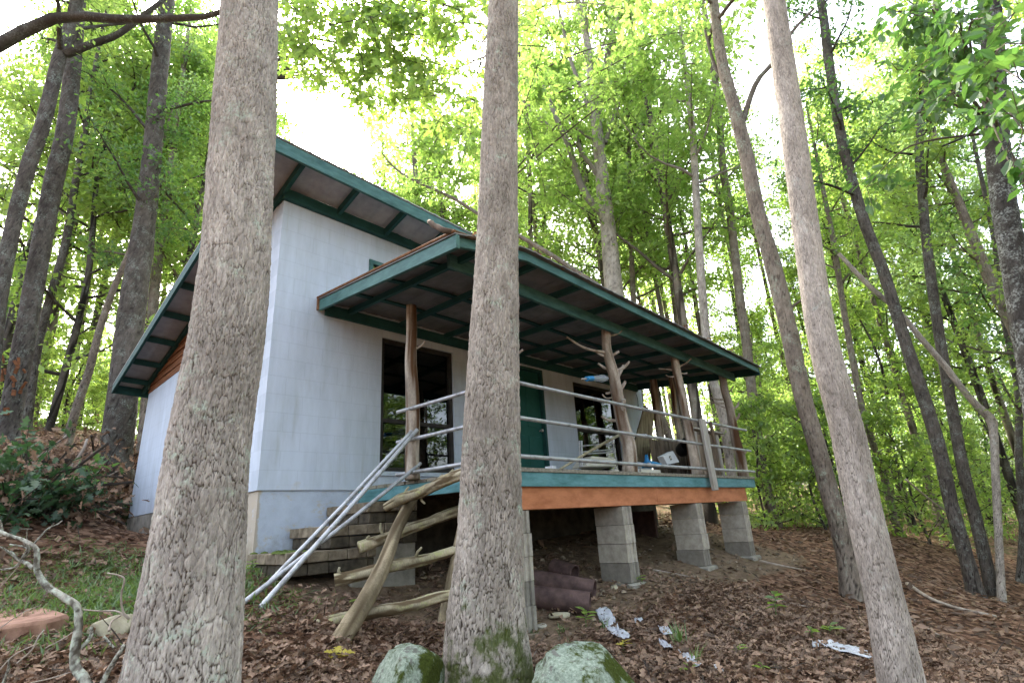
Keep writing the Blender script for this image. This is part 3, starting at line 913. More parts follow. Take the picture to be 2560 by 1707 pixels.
for z0, z1 in ((.15, .85), (1.0, 1.82)):
    for x0, x1 in ((DOOR[0] + .13, DOOR[0] + .42), (DOOR[0] + .50, DOOR[1] - .12)):
        pn.box((x0, .048, z0), (x1, .059, z1))
pn.build('door_panels', 'door_green', dr, .006)
hb = MB(); hb.tube([(DOOR[1] - .11, .06, .95), (DOOR[1] - .11, .02, .95)], .012, 8); hb.tube([(DOOR[1] - .11, .02, .95), (DOOR[1] - .11, -.012, .95)], [.026, .022], 10); hb.build('handle', 'galvanised', dr, smooth=False)
df_ = MB()
df_.box((DOOR[0], -.012, DOOR[2]), (DOOR[0] + .048, .12, DOOR[3])); df_.box((DOOR[1] - .048, -.012, DOOR[2]), (DOOR[1], .12, DOOR[3])); df_.box((DOOR[0] + .048, -.012, DOOR[3] - .048), (DOOR[1] - .048, .12, DOOR[3]))
df_.build('door_frame', 'teal_shaded', house, .003)

# porch deck
DF = -2.2
dk = MB()
nb = 14
for i in range(nb):
    y1 = -.005 - i * (2.215 / nb); y0 = y1 - 2.215 / nb + .006
    xl = 1.14 + .135 * (-(y0 + y1) / 2)
    dk.box((xl + random.uniform(-.012, .012), y0, -.012 + random.uniform(-.002, .002)), (7.40 + random.uniform(-.012, .012), y1, .026))
deck = dk.build('porch_deck', 'deck_wood', house, .003)
tag(deck, 'weathered board deck of the porch')
MB().beam((1.46, DF + .0185, -.0815), (7.385, DF + .0185, -.0815), .037, .135).build('deck_fascia', 'teal_deck', deck, .003)
MB().beam((1.155, -.01, -.0815), (1.44, DF + .04, -.0815), .037, .135).build('deck_fascia', 'teal_deck', deck, .003)
MB().beam((7.366, -.01, -.0815), (7.366, DF + .04, -.0815), .037, .135).build('deck_fascia', 'teal_deck', deck, .003)
jo = MB()
for x in np.arange(1.6, 7.3, .41): jo.beam((x, -.02, -.075), (x, DF + .04, -.075), .038, .12)
jo.build('joists', 'plank_brown', deck)
gb = MB().beam((1.50, DF + .065, -.25), (4.12, DF + .065, -.25), .05, .218).beam((4.123, DF + .0655, -.2505), (7.02, DF + .0655, -.2505), .05, .218)
tag(gb.build('porch_girder', 'orange_paint', house, .003), 'orange painted girder under the deck edge')
MB().beam((1.5, -1.75, -.25), (7.0, -1.75, -.25), .05, .218).build('porch_girder', 'plank_brown', house)

# block piers
def pier(x, courses, base=None, seed=0):
    r = random.Random(seed); b = MB(); z = -.362
    for k in range(courses):
        dx = r.uniform(-.006, .006); dy = r.uniform(-.008, .008)
        y0 = DF + .02 + dy; y1 = y0 + .395; x0 = x + dx; x1 = x0 + .195
        zt = z - .004; zb_ = z - .202
        # end with two mortar grooves
        pr = [(x0, y1), (x0, y0), (x0 + .045, y0), (x0 + .055, y0 + .014), (x0 + .08, y0 + .014), (x0 + .09, y0 - .0), (x0 + .115, y0), (x0 + .122, y0 + .02), (x0 + .15, y0 + .02), (x0 + .157, y0), (x1, y0), (x1, y1)]
        b.prism([(a, c, zb_) for a, c in pr], (0, 0, zt - zb_))
        z -= .203
    o = b.build('block_pier', 'concrete_block', house)
    if base:
        q = MB(); q.box((x - .04, DF - .05, z - .16), (x + .085, DF + .40, z - .004)); q.box((x + .098, DF - .045, z - .155), (x + .22, DF + .40, z - .006))
        q.build('pier_cap', 'brick_cream', o, .004)
    else:
        MB().box((x - .05, DF - .04, z - .25), (x + .25, DF + .46, z - .004)).build('pier_footing', 'parged_concrete', o, .02)
    return o
pier(1.49, 5, True, 1); pier(3.26, 4, None, 2); pier(5.11, 4, None, 3); pier(6.69, 4, None, 4)
MB().box((6.15, -.9, -1.3), (6.22, -.3, -.42)).build('under_porch_panel', 'rust_pipe', house)

# log posts
def log_post(base, top, r0, r1, stubs, seed, name='porch_post', mat='cedar'):
    r = np.random.default_rng(seed)
    P = np.linspace(base, top, 7); P[1:-1, :2] += r.normal(0, .012, (5, 2)); Q = crom(P, 40)
    rad = np.interp(np.linspace(0, 1, 40), [0, .08, 1], [r0 * 1.12, r0, r1])
    nu = 22
    V, F, cp = tube_np(Q, rad, nu)
    u = np.tile(np.arange(nu) / nu, 40); v = np.repeat(np.linspace(0, 2, 40), nu); C = np.repeat(Q, nu, 0)
    V = C + (V - C) * (1 + .45 * fbm(u * 3, v * 1.1, seed, 3, 3) + .25 * fbm(u * 8, v * .5, seed + 4, 3, 8))[:, None]
    st_ = fbm(u * 10, v * 1.3, seed + 9, 4, 10); o = mesh_np(name, V, [F, np.array([cp[0]]), np.array([cp[1]])], 'cedar_log', house, smooth=True, uv=np.stack([u, v], 1), attrs={'plate': np.clip(.62 + 2.6 * st_, 0, 1), 'tone': np.clip(.5 + 2 * fbm(u * 5, v * 3, seed, 3, 5), 0, 1)})
    for f, az, ln, el, rr in stubs:
        p = np.asarray(base) + (np.asarray(top) - np.asarray(base)) * f
        d = np.array([math.cos(az) * math.cos(el), math.sin(az) * math.cos(el), math.sin(el)])
        a = p; c = p + d * (ln * .55 + r0) + r.normal(0, .01, 3); e = p + d * (ln + r0) + np.array([0, 0, ln * .18])
        MB().tube(crom(np.array([a, c, e]), 7), np.linspace(rr * 1.3, rr * .85, 7), 7).build('branch_stub', mat, o, smooth=False)
    return o
RT = math.atan2(CAM_R[0][1], CAM_R[0][0])      # toward picture right
LF = RT + math.pi
FR = math.atan2(-CAM_R[2][1], -CAM_R[2][0])    # toward the camera
log_post((1.235, -.93, .03), (1.22, -.93, 2.03), .078, .062, [(.72, RT, .1, .5, .012), (.2, LF, .04, .2, .02)], 1)
log_post((1.53, -2.07, .03), (1.50, -2.07, 2.06), .075, .062, [(.86, RT + .1, .15, .35, .018), (.70, RT + .2, .16, .2, .016), (.55, RT, .17, .15, .014), (.25, LF, .08, .3, .018)], 2)
log_post((3.74, -2.05, .03), (3.61, -2.05, 1.98), .088, .066,
         [(.92, RT, .12, .25, .010), (.76, LF, .15, .45, .015), (.78, RT, .04, .4, .02), (.66, LF, .14, .55, .017), (.665, RT, .16, .45, .02), (.60, RT - .1, .15, .95, .022), (.53, RT + .2, .1, .75, .02), (.50, RT - .2, .11, .9, .018),
          (.50, LF, .11, .1, .010), (.34, LF, .17, .15, .017), (.36, FR + .3, .14, .9, .03), (.545, LF - .2, .06, -.3, .018), (.16, RT, .04, .8, .025), (.80, LF + .2, .52, .22, .016)], 3)
log_post((5.58, -2.05, .03), (5.47, -2.05, 1.95), .082, .062, [(.86, RT, .20, .4, .014), (.84, LF, .2, .05, .012), (.79, LF + .3, .14, 0, .011), (.82, RT - .4, .07, -.2, .014)], 4)
log_post((7.32, -2.05, .03), (7.28, -2.05, 1.88), .085, .07, [(.62, RT, .14, .6, .02), (.52, RT + .2, .13, .6, .024), (.74, LF, .22, .05, .014), (.70, LF, .2, 0, .012), (.64, LF, .16, .4, .012), (.2, RT, .06, .4, .018), (.8, RT + .4, .14, .5, .012)], 5)
log_post((7.30, -.62, .03), (7.30, -.64, 2.08), .075, .075, [(.45, RT, .12, .5, .014), (.3, RT, .12, .5, .014)], 6)
log_post((7.30, -1.0, .03), (7.30, -1.03, 2.05), .06, .05, [(.55, RT, .07, .3, .012), (.28, LF, .06, .3, .014)], 7)

# porch roof
pr_ = roof_sheet('porch_roof', .50, 7.78, -2.60, -.002, zp, 'tin_shaded', house, ny=7)
tag(pr_, 'rusty edged ribbed tin porch roof')
strip('fascia', pline(zp, -2.53, .575, 7.70, -.016, 24), .04, .098, 'teal_paint', pr_)
def barge(x, y0, y1, mat):
    P = [np.array([x, y, zp(x, y) - .016]) for y in np.linspace(y0, y1, 5)]
    return strip('barge_board', P, .04, .135, mat, pr_)
barge(.535, -.012, -2.60, 'teal_paint'); barge(7.73, -.012, -2.55, 'teal_shaded')
rs = MB()
for s_ in (0,):
    P = np.array([[.50, y, zp(.5, y) + .016] for y in np.linspace(-.005, -2.6, 9)])
    rs.tube(P, .014, 6)
rs.box((.495, -.035, zp(.5, 0) - .15), (.515, -.004, zp(.5, 0) + .01))
rs.build('rust_edge_trim', 'rust_edge', pr_)
for x in np.arange(.92, 7.6, .765):
    P = [np.array([x, y, zp(x, y) - .040]) for y in (-.03, -.6, -1.2, -1.9, -2.508)]
    strip('rafter', P, .042, .073, 'teal_shaded', pr_, 0)
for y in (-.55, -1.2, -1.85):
    strip('purlin', pline(zp, y, .56, 7.7, -.016, 12), .06, .022, 'teal_shaded', pr_, 0)
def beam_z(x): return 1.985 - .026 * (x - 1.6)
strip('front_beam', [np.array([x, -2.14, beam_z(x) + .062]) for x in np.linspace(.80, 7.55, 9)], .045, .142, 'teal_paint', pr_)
strip('ledger', [np.array([x, -.026, zp(x, 0) - .055]) for x in np.linspace(.6, 7.7, 6)], .04, .14, 'teal_shaded', pr_)

# guard rails of pipe
def pipe(name, a, b, r=.021, mat='galvanised', parent=None, n=8, collars=(.42,)):
    P = np.linspace(a, b, n); P[:, 2] += -.006 * np.sin(np.linspace(0, np.pi, n))
    bld = MB().tube(P, r, 12)
    # coupling collars
    for f in collars:
        c = np.asarray(a) + (np.asarray(b) - np.asarray(a)) * f; d = unit(np.asarray(b) - np.asarray(a))
        bld.tube([c + d * .004, c + d * .05], r * 1.16, 12)
    return bld.build(name, mat, parent, smooth=False)
for z in (.855, .50, .128):
    pipe('guard_rail', (1.36, DF - .03, z), (7.38, DF - .03, z - .022 - (.02 if z > .4 else 0)), parent=house)
for z0, z1 in ((.775, .85), (.44, .495), (.095, .128)):
    pipe('guard_rail', (1.145, -.78, z0), (1.395, -2.17, z1), parent=house, collars=())

# masonry steps at the end of the deck
steps = empty('masonry_steps', (.5, -.45, -1.0), 'brick topped masonry steps climbing along the wall to the porch', 'steps')
SW = -.86
for x0, x1_, zt in ((-.04, .86, -.60), (.36, 1.37, -.39), (.76, 1.37, -.185)):
    for row, (dz0, dz1, ins, mt) in enumerate(((-.095, 0, 0, 'brick_cream'), (-.2, -.099, .03, 'brick_dark'))):
        tr = MB()
        xs = np.arange(x0 + ins, x1_ - .03, .20 if row == 0 else .40)
        for i in range(len(xs)):
            xa = xs[i]; xb = min(xs[i] + (.194 if row == 0 else .394), x1_)
            if i == 0:
                ys = np.linspace(-.012, SW + ins, 5)
                xb = min(xb, xa + .194)
                for j in range(4): tr.box((xa + random.uniform(-.008, .008), ys[j + 1] + .006, zt + dz0), (xb, ys[j], zt + dz1 + random.uniform(-.006, .002)))
                if row == 1 and len(xs) > 1: tr.box((xb + .006, SW + ins, zt + dz0), (xs[1] - .006, -.012, zt + dz1 - .004))
            else: tr.box((xa, SW + ins + random.uniform(-.008, .006), zt + dz0), (xb, -.012, zt + dz1 - .003 + random.uniform(-.005, .003)))
        tr.build('brick_tread', mt, steps, .006)
MB().box((.62, SW + .045, -1.25), (1.365, -.014, -.595)).build('step_base', 'parged_concrete', steps, .01)
MB().box((.40, SW + .30, -1.25), (.615, -.014, -.805)).build('step_base', 'dirty_shaded_block', steps, .01)  # recess shade under the treads put into the block colour
ms = MB()
for i in range(14):
    x, y = random.uniform(-.02, .34), random.uniform(-.8, -.05)
    V, F, _ = tube_np([(x, y, -.603), (x, y, -.592), (x, y, -.585)], [random.uniform(.03, .07), .03, .004], 7); ms.add_np(V, F)
ms.build('moss_tufts', 'moss', steps)

# three loose pipes leaning on the porch
LP_ = [((597, 1404), (958, 987), 'loose steel pipe nearest the camera, leaning on the porch post', .021),
       ((560, 1391), (966, 1064), 'loose steel pipe lying lowest across the steps, its top end below the others', .019),
       ((604, 1352), (946, 990), 'loose steel pipe closest to the block wall, leaning behind two others', .019)]
for i, (pa, pb, lab, rr) in enumerate(LP_):
    a = ground_hit(*pa) + np.array([0, 0, rr]) if i < 2 else at(*pa, depth(ground_hit(610, 1360)))
    b = at(*pb, depth((1.20, -1.02, .5)) - .02 * i)
    dlt = unit(b - a)
    o = MB().tube([a - dlt * (.0 if i != 1 else .03), a + (b - a) * .5 - np.array([0, 0, .012]), b], rr, 12).build('steel_pipe', 'galvanised', None, smooth=False, loc=a)
    tag(o, lab, 'pipe', 'loose pipes leaning on the porch steps')

# log frame fallen at the deck corner
lf = empty('log_ladder', (-.1, -2.1, -1.15), 'weathered log ladder frame with four bark stripped rungs leaning on the deck end', 'ladder')
def lad(pa, da, pb, db): return at(*pa, da), at(*pb, db)
a = ground_hit(776, 1476) + np.array([0, 0, -.03]); da = depth(a)
b = at(950, 1140, depth((1.22, -1.08, -.2)))
def half_log(a, b, w, seed, parent):
    Q = crom(np.array([a, a + (b - a) * .35 + np.random.default_rng(seed).normal(0, .012, 3), a + (b - a) * .7, b]), 60); n = 20
    V, F, cp = tube_np(Q, np.linspace(w * .52, w * .44, 60), n); C = np.repeat(Q, n, 0); f = CAM_R[2]; d = V - C
    u = np.tile(np.arange(n) / n, 60); v = np.repeat(np.linspace(0, 1.5, 60), n); st_ = fbm(u * 8, v * 1.6, seed, 4, 8)
    q = d @ f; d = d - (q * np.where(q < 0, .62, .25))[:, None] * f; V = C + d * (1 + .35 * fbm(u * 4, v * 3, seed + 2, 3, 4) + .25 * st_)[:, None]
    return mesh_np('side_rail', V, [F, np.array([cp[0]]), np.array([cp[1]])], 'rail_bark', parent, smooth=True, uv=np.stack([u, v], 1), attrs={'plate': np.clip(.66 + 2.4 * st_, 0, 1), 'tone': np.clip(.5 + 2.2 * fbm(u * 4, v * 4, 5, 3, 4), 0, 1)})
half_log(a, b, .125, 3, lf)
def on_rail(f): return a + (b - a) * f
d_mid = depth(on_rail(.5))
for lab, pa, pb, da_, db_, ra, rb, stubs in (
        ('rung', (889, 1163), (1075, 1083), depth(b) - .11, 4.72, .052, .05, [(.22, .10, 1.3), (.42, .08, -1.2), (.6, .1, 1.0), (.78, .07, 1.3)]),
        ('rung', (825, 1256), (1075, 1164), depth(on_rail(.66)) + .09, depth(b) + .2, .05, .05, [(.06, .05, 1.5), (.2, .12, 1.9)]),
        ('rung', (768, 1332), (1085, 1256), depth(on_rail(.42)) + .09, depth(on_rail(.42)) + .62, .052, .048, [(.05, .07, 2.0), (.55, .10, 1.2), (.86, .12, 1.1), (.92, .1, 1.2)]),
        ('rung', (716, 1438), (1062, 1360), depth(on_rail(.1)) + .07, depth(on_rail(.1)) + .62, .044, .046, [(.3, .05, 1.6)])):
    A = at(*pa, da_); B = at(*pb, db_)
    P = np.linspace(A, B, 6); P[1:-1] += rng.normal(0, .012, (4, 3))
    Q = crom(P, 60); V, F, cp = tube_np(Q, np.linspace(ra, rb, 60), 20)
    u = np.tile(np.arange(20) / 20, 60); v = np.repeat(np.linspace(0, 1.6, 60), 20); C = np.repeat(Q, 20, 0)
    V = C + (V - C) * (1 + .5 * fbm(u * 4, v * 4, int(pa[0]), 3, 4) + .35 * fbm(u * 14, v * 3.2, int(pa[0]) + 9, 4, 14))[:, None]
    st_ = fbm(u * 14, v * 3.2, int(pa[0]) + 9, 4, 14) + .6 * np.minimum(0, fbm(u * 5, v * .9, int(pa[0]) + 19, 3, 5)); o = mesh_np(lab, V, [F, np.array([cp[0]]), np.array([cp[1]])], 'log_bark', lf, smooth=True, uv=np.stack([u, v], 1), attrs={'plate': np.clip(.62 + 3.6 * st_, 0, 1), 'tone': np.clip(.5 + 2.2 * fbm(u * 4, v * 4, 5, 3, 4), 0, 1)})
    for f, ln, an in stubs:
        p = A + (B - A) * f; d = CAM_R[0] * math.cos(an) - CAM_R[1] * math.sin(an)
        MB().tube([p, p + d * (ln * .6 + .03), p + d * (ln + .03) + CAM_R[0] * .02], [.017, .013, .010], 6).build('branch_stub', 'log_wood', o)
a2 = ground_hit(1014, 1440); b2 = at(1062, 1200, depth((1.25, -1.75, -.3)))
half_log(a2 - np.array([0, 0, .03]), b2, .09, 7, lf)

# rusty pipes under the porch
def drum(pa, pb, rad, lab, zoff=0., wall=.012, mat='rust_pipe', near=0.):
    a = ground_hit(*pa); b = ground_hit(*pb); b = b - np.array([CAM_R[2][0], CAM_R[2][1], 0]) * near; b[2] = gz(b[0], b[1]); a[2] = a[2] + rad * .85 + zoff; b[2] = b[2] + rad * .85 + zoff
    d = unit(b - a); m_ = MB(); n = 28
    Vo, Fo, _ = tube_np([a, a + (b - a) * .3, a + (b - a) * .62, b], rad, n); Vi, Fi, _ = tube_np([a, b], rad - wall, n)
    m_.add_np(Vo, Fo); k = m_.n; m_.add_np(Vi, Fi[:, ::-1])
    for e0, e1 in ((0, k), (3 * n, k + n)):
        for i in range(n): m_.P.setdefault(4, []).append(np.array([e0 + i, e0 + (i + 1) % n, e1 + (i + 1) % n, e1 + i]))
    o = m_.build('rusty_pipe', mat, None, smooth=False, loc=(a + b) / 2)
    bm_ = o.modifiers.new('smooth', 'WEIGHTED_NORMAL') if False else None
    return tag(o, lab, 'pipe', 'rusty pipes under the porch')
drum((1205, 1392), (1358, 1412), .105, 'front rusty brown pipe lying beside the block pier')
drum((1225, 1350), (1368, 1376), .10, 'middle rusty brown pipe with a pale band, behind the front one')
o = drum((1272, 1318), (1318, 1322), .09, near=.22, lab='short dark rusty pipe stub open toward the piers, farthest under the porch')

# stones and blocks on the ground
def rock(name, c, size, seed, mat, lab, cat='rock', rough=.35, cuts=6, rotz=0., sub=4, cutr=(.45, .8)):
    import bmesh
    bm = bmesh.new(); bmesh.ops.create_icosphere(bm, subdivisions=sub, radius=1.0)
    V = np.array([v.co for v in bm.verts]); F = np.array([[v.index for v in f.verts] for f in bm.faces]); bm.free()
    r = np.random.default_rng(seed)
    k = 1 + rough * (fbm(V[:, 0] * 1.7 + V[:, 2] + 9, V[:, 1] * 1.7 - V[:, 2] * .6 + 9, seed, 4))
    V = V * k[:, None]
    for k in range(cuts):
        nrm = unit(r.normal(0, 1, 3) + np.array([0, 0, .5])); dd = r.uniform(*cutr); t_ = V @ nrm; V = V - np.maximum(0, t_ - dd)[:, None] * nrm * .95
    k = 1 + rough * .16 * fbm(V[:, 0] * 9 + V[:, 2] * 5, V[:, 1] * 9 - V[:, 2] * 4, seed + 5, 4) + rough * .07 * fbm(V[:, 0] * 30 + V[:, 2] * 15, V[:, 1] * 30 - V[:, 2] * 12, seed + 6, 3)
    V = V * k[:, None] * np.asarray(size)
    ca, sa = math.cos(rotz), math.sin(rotz)
    V = np.stack([V[:, 0] * ca - V[:, 1] * sa, V[:, 0] * sa + V[:, 1] * ca, V[:, 2]], 1) + np.asarray(c)
    return tag(mesh_np(name, V, [F], mat, None, smooth=True, loc=c), lab, cat)
c = at(926, 1592, 2.9) + np.array([0, 0, .0]); rock('mossy_rock', c, (.34, .27, .235), 5, 'lichen_rock', 'bare topped grey boulder with lichen patches left of the middle trunk', rotz=.6, rough=.42, cuts=9, cutr=(.55, .85), sub=5)
c = at(1345, 1600, 2.85) + np.array([0, 0, .0]); rock('mossy_rock', c, (.31, .26, .27), 9, 'lichen_rock', 'boulder crusted all over with pale green lichen, right of the middle trunk', rotz=-.25, rough=.42, cuts=9, cutr=(.6, .88), sub=5)
c = ground_hit(1285, 1420) + np.array([0, 0, .02]); rock('stone_chunk', c, (.115, .06, .045), 3, 'stone_tan', 'tan stone chunk in front of the rusty pipes', 'stone', rotz=-.3, cuts=8, sub=3)
c = ground_hit(1412, 1352) + np.array([0, 0, .0]); rock('stone_chunk', c, (.075, .05, .05), 4, 'stone_tan', 'small orange tan stone at the foot of the second block pier', 'stone', rotz=.4, cuts=8, sub=3)
c = ground_hit(1240, 1440) + np.array([0, 0, .0]); rock('stone_chunk', c, (.10, .06, .03), 8, 'concrete_block', 'flat grey stone beside the first block pier', 'stone', rotz=.4, cuts=8, sub=3)
# sandstone slab left
c = ground_hit(60, 1475)
sl = MB()
T_ = [at(-40, 1390, depth(c) + .55), at(110, 1372, depth(c) + .6), at(162, 1415, depth(c) + .25), at(100, 1440, depth(c) + .05), at(-40, 1462, depth(c) - .1)]
zc = np.mean([p[2] for p in T_]); T_ = [np.array([p[0], p[1], zc + (p[2] - zc) * .25]) for p in T_]
sl.prism(T_, (0, 0, -.22))
tag(sl.build('stone_slab', 'sandstone', None, .02, loc=T_[2]), 'reddish sandstone slab under the dead branch', 'stone')
c = ground_hit(262, 1462); rock('stone_block', c + np.array([0, 0, .03]), (.2, .13, .10), 12, 'stone_tan', 'buff stone block between the slab and the big left trunk', 'stone', rotz=.5, cuts=8)

# ------------------------------------------------------------------ things on the porch
# board hanging over the rails
hb_ = MB(); a = atY(1612, 962, DF - .09); b = atY(1643, 1126, DF - .09)
dirb = unit(b - a)
hb_.beam(a + dirb * .0, b, .155, .05, up=(0, 1, 0))
o = hb_.build('hanging_board', 'grey_board', None, .01, loc=a)
tag(o, 'weathered grey board hung upright over the porch rails', 'board')
o2 = MB().beam(atY(1631, 968, DF - .055), atY(1642, 1016, DF - .055), .07, .03, up=(0, 1, 0)).build('hanging_board', 'plank_brown', None, .004, loc=a)
tag(o2, 'short brown board end beside the weathered hanging board', 'board')
# leaning board
P = [atY(1482, 930, -.9), atY(1503, 950, -.9), atY(1493, 1062, -.78), atY(1447, 1056, -.78)]
o = MB().prism(P, (.03, .05, 0)).build('leaning_board', 'plank_wood', None, .004, loc=P[3]); tag(o, 'wide grey brown board leaning upright behind the second log post', 'board')
# bin of boards at the far end
bl = atY(1585, 1040, -1.78)[0]; br_ = 7.22
bn = empty('board_bin', ((bl + br_) / 2, -1.6, .03), 'rough bin of brown vertical boards at the far end of the porch', 'bin')
ztop = .80
b1 = MB(); x = bl
while x < br_ - .05: b1.box((x, -1.79, .03), (min(x + .145, br_), -1.765, ztop + random.uniform(-.05, .0))); x += .158
b1.build('front_boards', 'bin_board', bn, .004)
b1 = MB()
for y in np.arange(-1.75, -1.1, .16): b1.box((7.18, y, .03), (7.205, y + .148, ztop - .03 + random.uniform(-.03, .02)))
x = bl
while x < br_ - .05: b1.box((x, -1.10, .03), (min(x + .145, br_), -1.075, ztop - .05)); x += .158
b1.build('back_boards', 'bin_board', bn, .004)
MB().beam((bl + .2, -1.78, ztop + .03), (7.30, -1.80, ztop + .015), .13, .032).build('top_rail', 'grey_board', bn, .004)
for x in (bl + .02, 6.25, 6.72, 7.10): MB().beam((x, -1.806, .05), (x + .02, -1.806, ztop - .02), .075, .03, up=(0, 1, 0)).build('batten', 'grey_board', bn, .004)
# folding chair frame
ch = empty('garden_chair', (4.0, -1.2, .03), 'metal framed garden chair with pale seat, folded back under the window', 'chair')
cy = -1.15; x0c, x1c = 4.52, 5.32
def ptY(x, y, c): return atY(x, y, c)
L0 = [ptY(1332, 1072, cy), ptY(1331, 1012, cy)]; L0b = [ptY(1337, 1072, cy - .05), ptY(1336, 1012, cy - .05)]
RR = [ptY(1416, 1060, cy), ptY(1405, 1006, cy)]
lg = MB().tube(L0, .014, 8); lg.build('leg', 'galvanised', ch); MB().tube(L0b, .012, 8).build('leg', 'galvanised', ch); MB().tube(RR, .014, 8).build('leg', 'galvanised', ch)
fr_ = MB()
for ya, yb in ((1024, 1018), (1043, 1038), (1038, 1032)): fr_.tube([ptY(1334, ya, cy), ptY(1411, yb, cy)], .011, 8)
fr_.build('seat_frame', 'galvanised', ch)
P = [ptY(1345, 1071, cy - .1), ptY(1417, 1071, cy - .1), ptY(1415, 1052, cy - .1), ptY(1361, 1047, cy - .1)]
MB().prism(P, (.05, .3, 0)).build('cushion', 'cream_plastic', ch, .015)
# stick leaning across the chair
a = atY(1279, 1071, -1.9); a[2] = .045; b = atY(1422, 999, -1.75)
o = MB().tube(crom(np.array([a, (a + b) / 2 + [0, 0, .01], b]), 8), np.linspace(.014, .02, 8), 8).build('long_stick', 'log_wood', None, loc=a); tag(o, 'pale peeled stick leaning across the chair', 'stick')
# blue dustpan
c = np.array([5.15, -1.75, .028])
dp = MB(); A0 = [atY(1487, 1055, -1.8), atY(1521, 1064, -1.8), atY(1520, 1068, -1.8), atY(1485, 1068, -1.8)]
dp.prism(A0, (.02, .10, -.03)); dp.prism([atY(1487, 1042, -1.83), atY(1491, 1055, -1.83), atY(1485, 1067, -1.83)], (.015, .05, 0))
o = dp.build('blue_tub', 'blue_plastic', None, .004, loc=A0[3]); tag(o, 'bright blue plastic tub tipped over on the deck', 'tub')
# white box with a dark sticker
Pb = [atY(1523, 1047, -1.7), atY(1546, 1035, -1.7), atY(1561, 1061, -1.7), atY(1533, 1067, -1.7)]
zmn = min(p[2] for p in Pb); Pb = [p + np.array([0, 0, max(0, .03 - zmn)]) for p in Pb]
wb = empty('white_box', Pb[3], 'white cardboard box with a small black square mark, tipped on its corner', 'box')
MB().prism(Pb, (.03, .12, 0)).build('carton', 'white_plastic', wb, .004)
cmid = (Pb[0] + Pb[1] + Pb[2] + Pb[3]) / 4; ex = unit(Pb[1] - Pb[0]); ez = unit(Pb[0] - Pb[3])
q = cmid + ez * .01 - ex * .01; rect = [q - ex * .025 - ez * .035, q + ex * .025 - ez * .035, q + ex * .025 + ez * .035, q - ex * .025 + ez * .035]
rin = [q + (p - q) * .55 for p in rect]
st = MB(); st.prism([p + np.array([0, -.003, 0]) for p in rect], (0, .0025, 0)); st.build('printed_mark', 'black_plastic', wb)
MB().prism([p + np.array([0, -.005, 0]) for p in rin], (0, .0018, 0)).build('printed_mark', 'cream_plastic', wb)
# black bucket
bk = empty('black_bucket', (5.62, -1.35, .03), 'black plastic bucket lying on its side behind the third log post', 'bucket')
cb_ = atY(1566, 1034, -1.40)
d = unit(np.array([-.55, -.75, .18])); m_ = MB(); 
Vo, Fo, cp = tube_np([cb_ + d * .0, cb_ + d * .14, cb_ + d * .28], [.115, .128, .14], 22); m_.add_np(Vo, Fo); m_.P.setdefault(22, []).append(np.array(cp[0]))
Vi, Fi, _ = tube_np([cb_ + d * .012, cb_ + d * .28], [.10, .132], 22); kk = m_.n; m_.add_np(Vi, Fi[:, ::-1])
for i in range(22): m_.P[4].append(np.array([2 * 22 + i, 2 * 22 + (i + 1) % 22, kk + 22 + (i + 1) % 22, kk + 22 + i]))
m_.build('shell', 'black_plastic', bk, smooth=False)
V, F, _ = tube_np([cb_ + d * .262, cb_ + d * .285], .146, 22); MB().add_np(V, F).build('rim', 'black_plastic', bk)
# small litter along the deck edge
def tray(px0, px1, y, mat, lab, h=.05, dy=.14):
    a = atY(px0, y, -2.08); b = atY(px1, y, -2.08); z0 = .028
    m_ = MB(); x0, x1 = a[0], b[0]
    m_.box((x0, -2.08, z0), (x1, -2.08 + dy, z0 + .008))
    for lo, hi in (((x0, -2.08, z0 + .008), (x1, -2.072, z0 + h)), ((x0, -2.088 + dy, z0 + .008), (x1, -2.08 + dy, z0 + h)), ((x0, -2.072, z0 + .008), (x0 + .008, -2.088 + dy, z0 + h)), ((x1 - .008, -2.072, z0 + .008), (x1, -2.088 + dy, z0 + h))): m_.box(lo, hi)
    o = m_.build('plastic_tray', mat, None, loc=(x0, -2.08, z0)); return tag(o, lab, 'tray')
tray(1472, 1516, 1074, 'cream_plastic', 'cream plastic tray by the deck edge right of the second log post', .055)
tray(1459, 1466, 1066, 'white_plastic', 'tiny white tub by the deck edge', .06, .08)
tray(1268, 1277, 1066, 'white_plastic', 'small white lid at the foot of the pale peeled stick', .045, .1)
tray(1410, 1420, 1066, 'cream_plastic', 'small pale dish on the deck before the chair', .03, .1)
# dirt and leaves on the deck edge
# plastic bottle with blue cap stuck on a stub of the second post
tp_ = atY(1394, 869, -2.1)
bt = empty('plastic_bottle', tp_, 'clear plastic bottle with blue collar stuck on a stub of the second log post', 'bottle')
a = atY(1394, 869, -2.1); b = a; c0 = atY(1361, 869, -2.12); c1 = atY(1347, 870, -2.12); e1 = atY(1336, 870, -2.12)
MB().tube([a, a + (c0 - a) * .3, c0], [.026, .05, .030], 14).build('bottle_body', 'clear_plastic', bt)
MB().tube([c0, c1], .032, 14).build('collar', 'blue_plastic', bt)
MB().tube([c1, e1], .010, 8).build('spout', 'grey_board', bt)
# dangling wire
a = atY(1462, 905, -.02); b = atY(1466, 935, -.02)
o = MB().tube([a, (a + b) / 2 + [.02, 0, 0], b, b + [.01, 0, -.05]], [.006, .006, .006, .018], 6).build('hanging_wire', 'black_plastic', None, loc=a); tag(o, 'short black wire end dangling on the far end of the blue wall', 'wire')
# steel props under the porch
for i, (x, y, zt, lab) in enumerate(((4.35, -1.2, -.37, 'thin grey prop post under the porch between the second and third piers'), (4.95, -1.0, -.37, 'pale short prop post under the porch beside the third pier'))):
    o = MB().beam((x, y, gz(x, y) - .05), (x + .02, y, zt), .05, .05, up=(0, 1, 0)).build('prop_post', 'grey_board', None, loc=(x, y, gz(x, y))); tag(o, lab, 'post')
